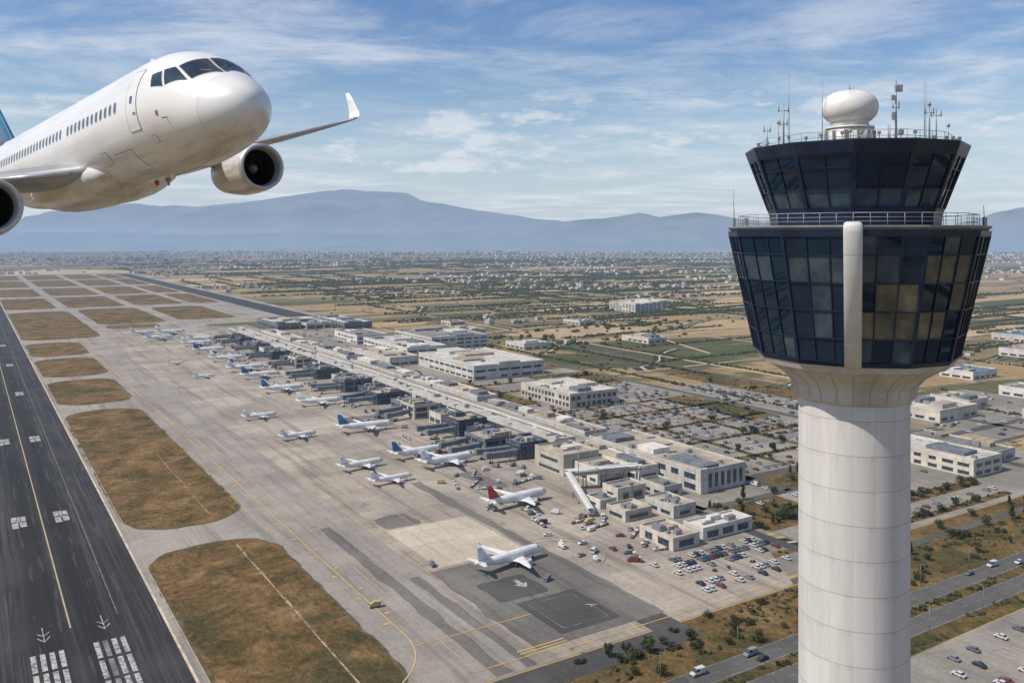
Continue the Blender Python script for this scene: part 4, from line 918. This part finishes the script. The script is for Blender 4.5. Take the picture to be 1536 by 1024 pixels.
for k in range(1300):
    c=R_(130,505);a=random.choice((R_(191.5,215),R_(204,216),R_(162,168),R_(178,181.5)))
    if not (c<206 and a>205) and noise.noise(Vector((c*.03,a*.06,7)))>-.1: x,y,_=W(c,a); pts.append((x,y,R_(.3,1.1)))
for k in range(900):
    p=random.choice(pl[2:]); c=R_(p[0][0]+.6,p[1][0]-.6);a=R_(p[0][1]+.6,p[2][1]-.6)
    if free(c,a,1): x,y,_=W(c,a); pts.append((x,y,R_(.5,1.5)))
for k in range(2400):
    y=R_(4200,9000); x=R_(-.75,.75)*y
    c,a=CAof(x,y)
    if noise.noise(Vector((x*.0012,y*.0012,5)))>-.05: pts.append((x,y,R_(5,13)))
scrub('woodland','dark scattered trees and hedgerows across the plain',pts,m_leaf2)
# --------------------------------------------------------------- towns
m_hw=simple('whitewash',(.50,.47,.42),(.28,.25,.21),.004,.85,rand=.3); m_hr=simple('tile_roof',(.26,.16,.10),(.19,.135,.10),.01,.9)
def house_mesh(w,d,h,flat):
    mb=MB(); mb.box(-w/2,w/2,-d/2,d/2,0,h,0)
    if flat: mb.box(-w/2+.4,w/2-.4,-d/2+.4,d/2-.4,h+.001,h+.3,2); mb.box(-w*.2,w*.15,-d*.2,d*.2,h+.31,h+2.4,0); mb.box(w/2+.01,w/2+w*.4,-d/2,d*.2,0,h*.55,0)
    else:
        e=.5; mb.add([(-w/2-e,-d/2-e,h+.01),(w/2+e,-d/2-e,h+.01),(w/2+e,d/2+e,h+.01),(-w/2-e,d/2+e,h+.01),(-w*.2,0,h+2.4),(w*.2,0,h+2.4)],[(0,1,5,4),(1,2,5),(2,3,4,5),(3,0,4),(0,3,2,1)],1)
    for k in range(3):
        for z in ([1.2] if h<5 else [1.2,4.4]):
            x=-w/2+w*(k+.5)/3; mb.box(x-.7,x+.7,-d/2-.04,-d/2-.005,z,z+1.3,3); mb.box(x-.7,x+.7,d/2+.005,d/2+.04,z,z+1.3,3)
    return mb.mesh('house',[m_hw,m_hr,m_roofw,m_glass])
HM=[house_mesh(12,9,6.4,False),house_mesh(11,8,5.6,True),house_mesh(14,10,7,True),house_mesh(10,8,3.6,False),house_mesh(20,10,5,True)]
hp=[]
cl=[(R_(-.7,.75),2100+6900*random.random()**.8) for _ in range(140)]
for tx_,y in cl:
    for q in range(int(R_(14,70))):
        yy=y+random.gauss(0,y*.025); xx=tx_*y+random.gauss(0,y*.05); c,a=CAof(xx,yy)
        if not inpave(c,a): hp.append((xx,yy))
for vc,va,nn in ((900,560,12),(1150,900,12),(700,1150,6),(1250,1400,16),(880,1800,14),(1050,420,10),(1400,1050,16)):
    for q in range(nn):
        c,a=vc+random.gauss(0,50),va+random.gauss(0,28)
        if not inpave(c,a) and free(c,a,16): x,y,_=W(c,a); hp.append((x,y))
hp=[p for p in hp if abs(p[0])<.72*p[1]+60]
hp.sort(key=lambda p:math.hypot(*p))
for x,y in hp[:290]:
    k=random.choice((0,1,1,2,3,3,4)); o=ob('house',HM[k],(x,y,0),ANG+random.choice((0,1.5708))+R_(-.1,.1),scale=R_(.7,1.1)); tag(o,('small white house with a tiled roof','flat-roofed white two-storey house','flat-roofed pale apartment house','small white cottage with a tiled roof','long flat-roofed white building')[k]+' among the fields','house',group='houses scattered over the plain')
V=[];Fc=[];MI=[]
for x,y in hp[290:]:
    s=1+max(0,(math.hypot(x,y)-3000)/9000); w,d,h=R_(8,20)*s,R_(8,14)*s,random.choice((4,5,6.5,7,9)); an=ANG+R_(-.2,.2); ca,sa=math.cos(an),math.sin(an); b=len(V)
    for z in (0,h):
        for px,py in ((-w/2,-d/2),(w/2,-d/2),(w/2,d/2),(-w/2,d/2)): V.append((x+px*ca-py*sa,y+px*sa+py*ca,z))
    Fc+= [(b,b+1,b+5,b+4),(b+1,b+2,b+6,b+5),(b+2,b+3,b+7,b+6),(b+3,b,b+4,b+7),(b+4,b+5,b+6,b+7)]; r=random.random(); MI+=[0]*4+[1 if r<.4 else (2 if r<.7 else 3)]
me=bpy.data.meshes.new('town'); me.from_pydata(V,[],Fc)
for m_ in (m_hw,m_hr,m_roofw,m_roofg): me.materials.append(m_)
me.polygons.foreach_set('material_index',MI); me.update(); tag(ob('town',me),'far-off pale town houses spread over the plain',kind='stuff')
# --------------------------------------------------------------- vehicles
def carparts(kind):
    body=MB(); glass=MB(); wheel=MB()
    if kind=='car':
        L,Wd=4.4,1.76; pr=[(-2.2,.35),(-2.2,.75),(-2.05,.92),(-1.3,.98),(.75,.98),(1.9,.82),(2.18,.62),(2.2,.35)]
        cab=[(-1.75,.95),(-1.15,1.42),(.25,1.44),(1.05,.95)]
    else:
        L,Wd=5.2,1.95; pr=[(-2.6,.4),(-2.6,1.2),(-2.55,1.25),(1.2,1.25),(1.6,1.15),(2.5,.95),(2.6,.4)]
        cab=[(-2.55,1.24),(-2.5,2.15),(.9,2.15),(1.75,1.15)]
    def ext(mb,p,w0,w1,mi=0):
        n=len(p); l=[(x,-(w0 if k in(0,n-1) else w1),z) for k,(x,z) in enumerate(p)]; r=[(x,-y,z) for x,y,z in l]
        mb.add(l+r,[tuple(range(n)),tuple(range(n,2*n))[::-1]]+[(k,(k+1)%n,n+(k+1)%n,n+k) for k in range(n)],mi)
    ext(body,pr,Wd/2,Wd/2); ext(glass,cab,Wd/2-.06,Wd/2-.2)
    z=cab[1][1]; body.box(cab[1][0]-.02,cab[2][0]+.02,-Wd/2+.18,Wd/2-.18,z-.015,z+.05)
    if kind!='car': body.box(-2.5,-.2,-Wd/2+.02,Wd/2-.02,1.26,2.12)
    for x in (-1.35,1.35):
        for y in (-Wd/2+.08,Wd/2-.08): wheel.cyl((x,y-.12,.33),(x,y+.12,.33),.33,n=12)
    return body,glass,wheel
paints=[simple('car_white',(.56,.56,.55),None,1,.4),simple('car_silver',(.30,.31,.32),None,1,.4,.3),simple('car_black',(.03,.03,.034),None,1,.35),simple('car_red',(.20,.04,.03),None,1,.4),simple('car_blue',(.04,.07,.14),None,1,.4),simple('car_grey',(.14,.14,.145),None,1,.4)]
pn=['white','silver','black','red','blue','grey']; wts=[.34,.26,.16,.04,.05,.15]
cmesh={};cwhole={}
for kd in ('car','van'):
    for i,pm in enumerate(paints):
        b,gl,wh=carparts(kd); cmesh[kd,i]=(b.mesh('body',[pm]),gl.mesh('window',[m_glass]),wh.mesh('wheel',[m_tyre]))
        w=MB()
        for mi,src in enumerate((b,gl,wh)): w.add(src.v,src.f,mi)
        cwhole[kd,i]=w.mesh('parked_car',[pm,m_glass,m_tyre])
cars=[]
def planted(c,a): return any(p[0][0]-1<c<p[1][0]+1 and p[0][1]-2<a<p[2][1]+2 for p in pl)
def caradd(c,a,rz,kind='car',where='in the car park'):
    if free(c,a,2.2) and not planted(c,a): cars.append((c,a,rz,kind,where))
for a0 in (114.5,130.5,146.5,121,137,153):
    for q in range(74):
        if random.random()<.26: caradd(216.4+q*2.7,a0,math.pi/2)
for q in range(16): caradd(R_(120,520),random.choice((184.3,188.3)),math.pi,'car' if random.random()<.75 else 'van','on the highway')
for q in range(12): caradd(R_(120,520),random.choice((171,175.4)),0,'car' if random.random()<.75 else 'van','on the highway')
for a0 in (231,236.5,248.5,254,259.5):
    for q in range(24):
        if random.random()<.42: caradd(230+q*2.5,a0,math.pi/2)
for a0 in (246,284,292):
    for q in range(50):
        if random.random()<.2: caradd(312+q*2.9,a0,math.pi/2)
for a0 in range(336,600,9):
    for q in range(46):
        c=364+q*2.9
        if random.random()<.40: caradd(c,a0+R_(-.3,.3),math.pi/2)
for a0 in range(385,560,9):
    for q in range(16):
        if random.random()<.3: caradd(512+q*2.9,a0,math.pi/2)
for q in range(30): caradd(R_(348,352),R_(300,440),1.57,'car' if random.random()<.5 else 'van','beside the terminal')
for q in range(90): caradd(R_(353,440),R_(700,1170),random.choice((0,1.57)))
for q in range(50): caradd(R_(560,720),R_(300,420),random.choice((0,1.57)))
for q in range(18): caradd(R_(212,250),R_(264,330),R_(0,3.14),random.choice(('car','van')),'on the apron edge')
def vis(c,a):
    x,y,_=W(c,a)
    if y<5: return False
    u=768+F*x/y; v=355+F*130/y; return -20<u<1560 and v<1045 and not (1200<u<1355)
cars=[k for k in cars if vis(k[0],k[1])]
cars.sort(key=lambda k:math.hypot(k[0],k[1]))
for n_,(c,a,rz,kd,wh) in enumerate(cars[:296]):
    i=random.choices(range(6),wts)[0]; nm='delivery_van' if kd=='van' else 'parked_car'
    if n_<70:
        o=ob(nm,None,W(c,a,.14),ANG+rz+R_(-.04,.04),scale=.93); bm,gm,wm_=cmesh[kd,i]; part('body',bm,o); part('window',gm,o); part('wheel',wm_,o)
    else: o=ob(nm,cwhole[kd,i],W(c,a,.12),ANG+rz+R_(-.04,.04),scale=.93)
    tag(o,'%s %s standing %s'%(pn[i],'van' if kd=='van' else 'car',wh) if wh[:2]!='on' or 'apron' in wh else '%s %s driving %s'%(pn[i],'van' if kd=='van' else 'car',wh),'van' if kd=='van' else 'car',group='cars parked and driving around the airport')
rest=cars[296:]
if rest:
    mb=MB()
    for c,a,rz,kd,wh in rest:
        i=random.choices(range(6),wts)[0]; src=cwhole['car',i]; ca,sa=math.cos(rz),math.sin(rz)
        vs=[(c+v.co.x*ca-v.co.y*sa,a+v.co.x*sa+v.co.y*ca,v.co.z+.1) for v in src.vertices]; o0=len(mb.v); mb.v+=vs
        for p in src.polygons: mb.f.append(tuple(v+o0 for v in p.vertices)); mb.m.append(i if p.material_index==0 else (6 if p.material_index==1 else 7)); mb.s.append(False)
    tag(ob('distant_parked_cars',mb.mesh('distant_parked_cars',paints+[m_glass,m_tyre],False),(0,0,0),ANG),'rows of small parked cars in the far car parks',kind='stuff')
mb=MB(); mb.box(-2.8,1.0,-1.1,1.1,.7,2.9,0); mb.loft([[(1.05,-1.05,.6),(1.05,1.05,.6),(1.05,1.05,2.3),(1.05,-1.05,2.3)],[(2.7,-1,.6),(2.7,1,.6),(2.3,1,2.1),(2.3,-1,2.1)]],0,True,True,False); mb.box(2.35,2.6,-.9,.9,1.35,1.95,1)
for x in (-1.9,1.9):
    for y in (-1,1): mb.cyl((x,y-.15,.45),(x,y+.15,.45),.45,n=10,mi=2)
SV=[mb.mesh('service_truck',[pm,m_glass,m_tyre]) for pm in (m_white,m_ypale,m_wallg,m_wallg)]
mb=MB()
for k in range(4): mb.box(-k*3.4-1.3,-k*3.4+1.3,-.8,.8,.5,.7,2); mb.box(-k*3.4-1.1,-k*3.4+1.1,-.7,.7,.71,1.5,k%2); mb.box(-k*3.4+1.31,-k*3.4+2.0,-.05,.05,.5,.6,2)
mb.box(2.2,4.6,-.75,.75,.4,1.1,0); mb.box(2.4,3.4,-.6,.6,1.11,1.9,1)
for k in range(5):
    for y in (-.75,.75): mb.cyl((3.4-k*3.4,y-.1,.3),(3.4-k*3.4,y+.1,.3),.3,n=8,mi=2)
SV2=mb.mesh('baggage_train',[m_white,m_wallg,m_tyre])
def svc(c,a,k,s=.8):
    o=ob('service_truck',SV[k],W(c,a,.1),ANG+R_(0,6.28),scale=s*R_(.7,1.1)); tag(o,('white','yellow','grey','grey')[k]+' box service truck standing on the apron','truck',group='ground service vehicles')
for q in range(110):
    c,a=R_(238,268),R_(400,1100)
    if q<40: c,a=R_(210,264),R_(270,440)
    if not free(c,a,2): continue
    if random.random()<.35: o=ob('baggage_train',SV2,W(c,a,.1),ANG+R_(0,6.28),scale=.8); tag(o,'baggage tractor pulling carts across the apron','baggage cart',group='ground service vehicles')
    else: svc(c,a,random.choice((0,0,1,2,3)))
for c,a,k in ((121.5,283,1),(186,270,2),(214,300,0),(214,276,0),(156,306,3)): svc(c,a,k,.7)
mb=MB(); mb.cyl((0,0,0),(0,0,22),.25,.12,8); mp=mb.mesh('pole',[m_metal]); mb=MB(); mb.box(-1.6,1.6,-.25,.25,21.6,22.4)
for k in range(5): mb.box(-1.5+k*.65,-1.05+k*.65,-.55,-.26,21.6,22.1,1)
mh=mb.mesh('floodlight_head',[m_metal,m_white])
for a in range(340,1200,66):
    o=ob('floodlight_mast',None,W(266,a+18,.1),ANG); tag(o,'tall steel apron floodlight mast by the gates','light mast',group='apron floodlight masts'); part('pole',mp,o); part('floodlight_head',mh,o)
mb=MB(); mb.cyl((0,0,0),(0,0,8.5),.09,.05,7); mb.cyl((0,0,8.45),(0,1.6,8.8),.04,n=6); lp=mb.mesh('pole',[m_metal]); mb=MB(); mb.box(-.13,.13,1.6,2.2,8.72,8.84); lh=mb.mesh('lamp_head',[m_metal])
for row,rz in ((191.3,math.pi),(167.7,0)):
    for c in range(140,460,32):
        o=ob('street_lamp',None,W(c,row,.05),ANG+rz); tag(o,'slim grey street lamp beside the highway','street lamp',group='highway street lamps'); part('pole',lp,o); part('lamp_head',lh,o)
# --------------------------------------------------------------- sky, sun, camera
w=bpy.data.worlds.new("World"); scene.world=w; w.use_nodes=True; t=w.node_tree; t.nodes.clear()
el=math.radians(50); sx,sy=-.86,-.30; az=math.atan2(sx,sy)
sky=nd(t,'ShaderNodeTexSky',sky_type='NISHITA'); sky.sun_disc=False; sky.sun_elevation=el; sky.sun_rotation=az; sky.air_density=1.0; sky.dust_density=1.0; sky.ozone_density=1.3
tc=nd(t,'ShaderNodeTexCoord').outputs['Generated']; xyz=nd(t,'ShaderNodeSeparateXYZ',{0:tc}).outputs
z=ma(t,'MAXIMUM',xyz[2],0.0)
tint=rp(t,ma(t,'MULTIPLY',z,3.2),[(0,(1,1,1.0)),(.25,(.92,.97,1.0)),(.55,(.80,.89,1.0)),(.85,(.62,.78,1.0))])
col=mx(t,1.0,sky.outputs[0],tint,'MULTIPLY')
den=ma(t,'ADD',z,.055); pv=nd(t,'ShaderNodeCombineXYZ',{0:ma(t,'DIVIDE',xyz[0],den),1:ma(t,'DIVIDE',xyz[1],den),2:0.0}).outputs[0]
n1=nz(t,vm(t,pv,(1,1.35,1),(5.4,3.9,0)),.85,12,.66,.35); n2=nz(t,vm(t,pv,(1,1,1),(7.3,2.2,0)),.35,3,.5)
ci=ma(t,'MULTIPLY',sm(t,n1,.40,.72),sm(t,n2,.24,.56))
dv=vm(t,tc,(1,1,3.2),(0.35,0,0)); n3=nz(t,dv,9.5,10,.62); band=ma(t,'MULTIPLY',sm(t,z,.035,.075),ma(t,'SUBTRACT',1.0,sm(t,z,.12,.20)))
cu=ma(t,'MULTIPLY',ma(t,'MULTIPLY',sm(t,n3,.51,.65),band),.75)
cf=ma(t,'MAXIMUM',ma(t,'MULTIPLY',ci,.80),cu,clamp=True)
ST=.12
cl_=lambda *c:tuple(x/ST for x in c)
col=mx(t,ma(t,'MULTIPLY',ma(t,'SUBTRACT',1.0,sm(t,z,-.01,.19)),.78),col,cl_(.54,.645,.79))
col=mx(t,cf,col,cl_(.76,.80,.86))
bg=nd(t,'ShaderNodeBackground',{0:col,1:ST}); o=nd(t,'ShaderNodeOutputWorld',{0:bg.outputs[0]})
sd_=bpy.data.lights.new('sun','SUN'); sd_.energy=4.7; sd_.angle=math.radians(.53); sd_.color=(1,.90,.76)
so=bpy.data.objects.new('sun',sd_); COL.objects.link(so)
dirv=Vector((sx,sy,0)).normalized()*math.cos(el)+Vector((0,0,math.sin(el))); so.rotation_euler=dirv.to_track_quat('Z','Y').to_euler(); so.location=(0,0,400)
cd=bpy.data.cameras.new('camera'); cam=bpy.data.objects.new('camera',cd); COL.objects.link(cam)
cam.location=(0,0,130); cam.rotation_euler=(math.radians(90),0,0); cd.sensor_width=36; cd.lens=36*F/1536; cd.shift_y=-(512-355)/1536; cd.clip_start=.5; cd.clip_end=120000
scene.camera=cam
scene.view_settings.view_transform='Standard'; scene.view_settings.look='None'; scene.view_settings.exposure=0
print('cars',len(cars),'trees',len(tpos),'houses',len(hp),'scrub',len(pts))
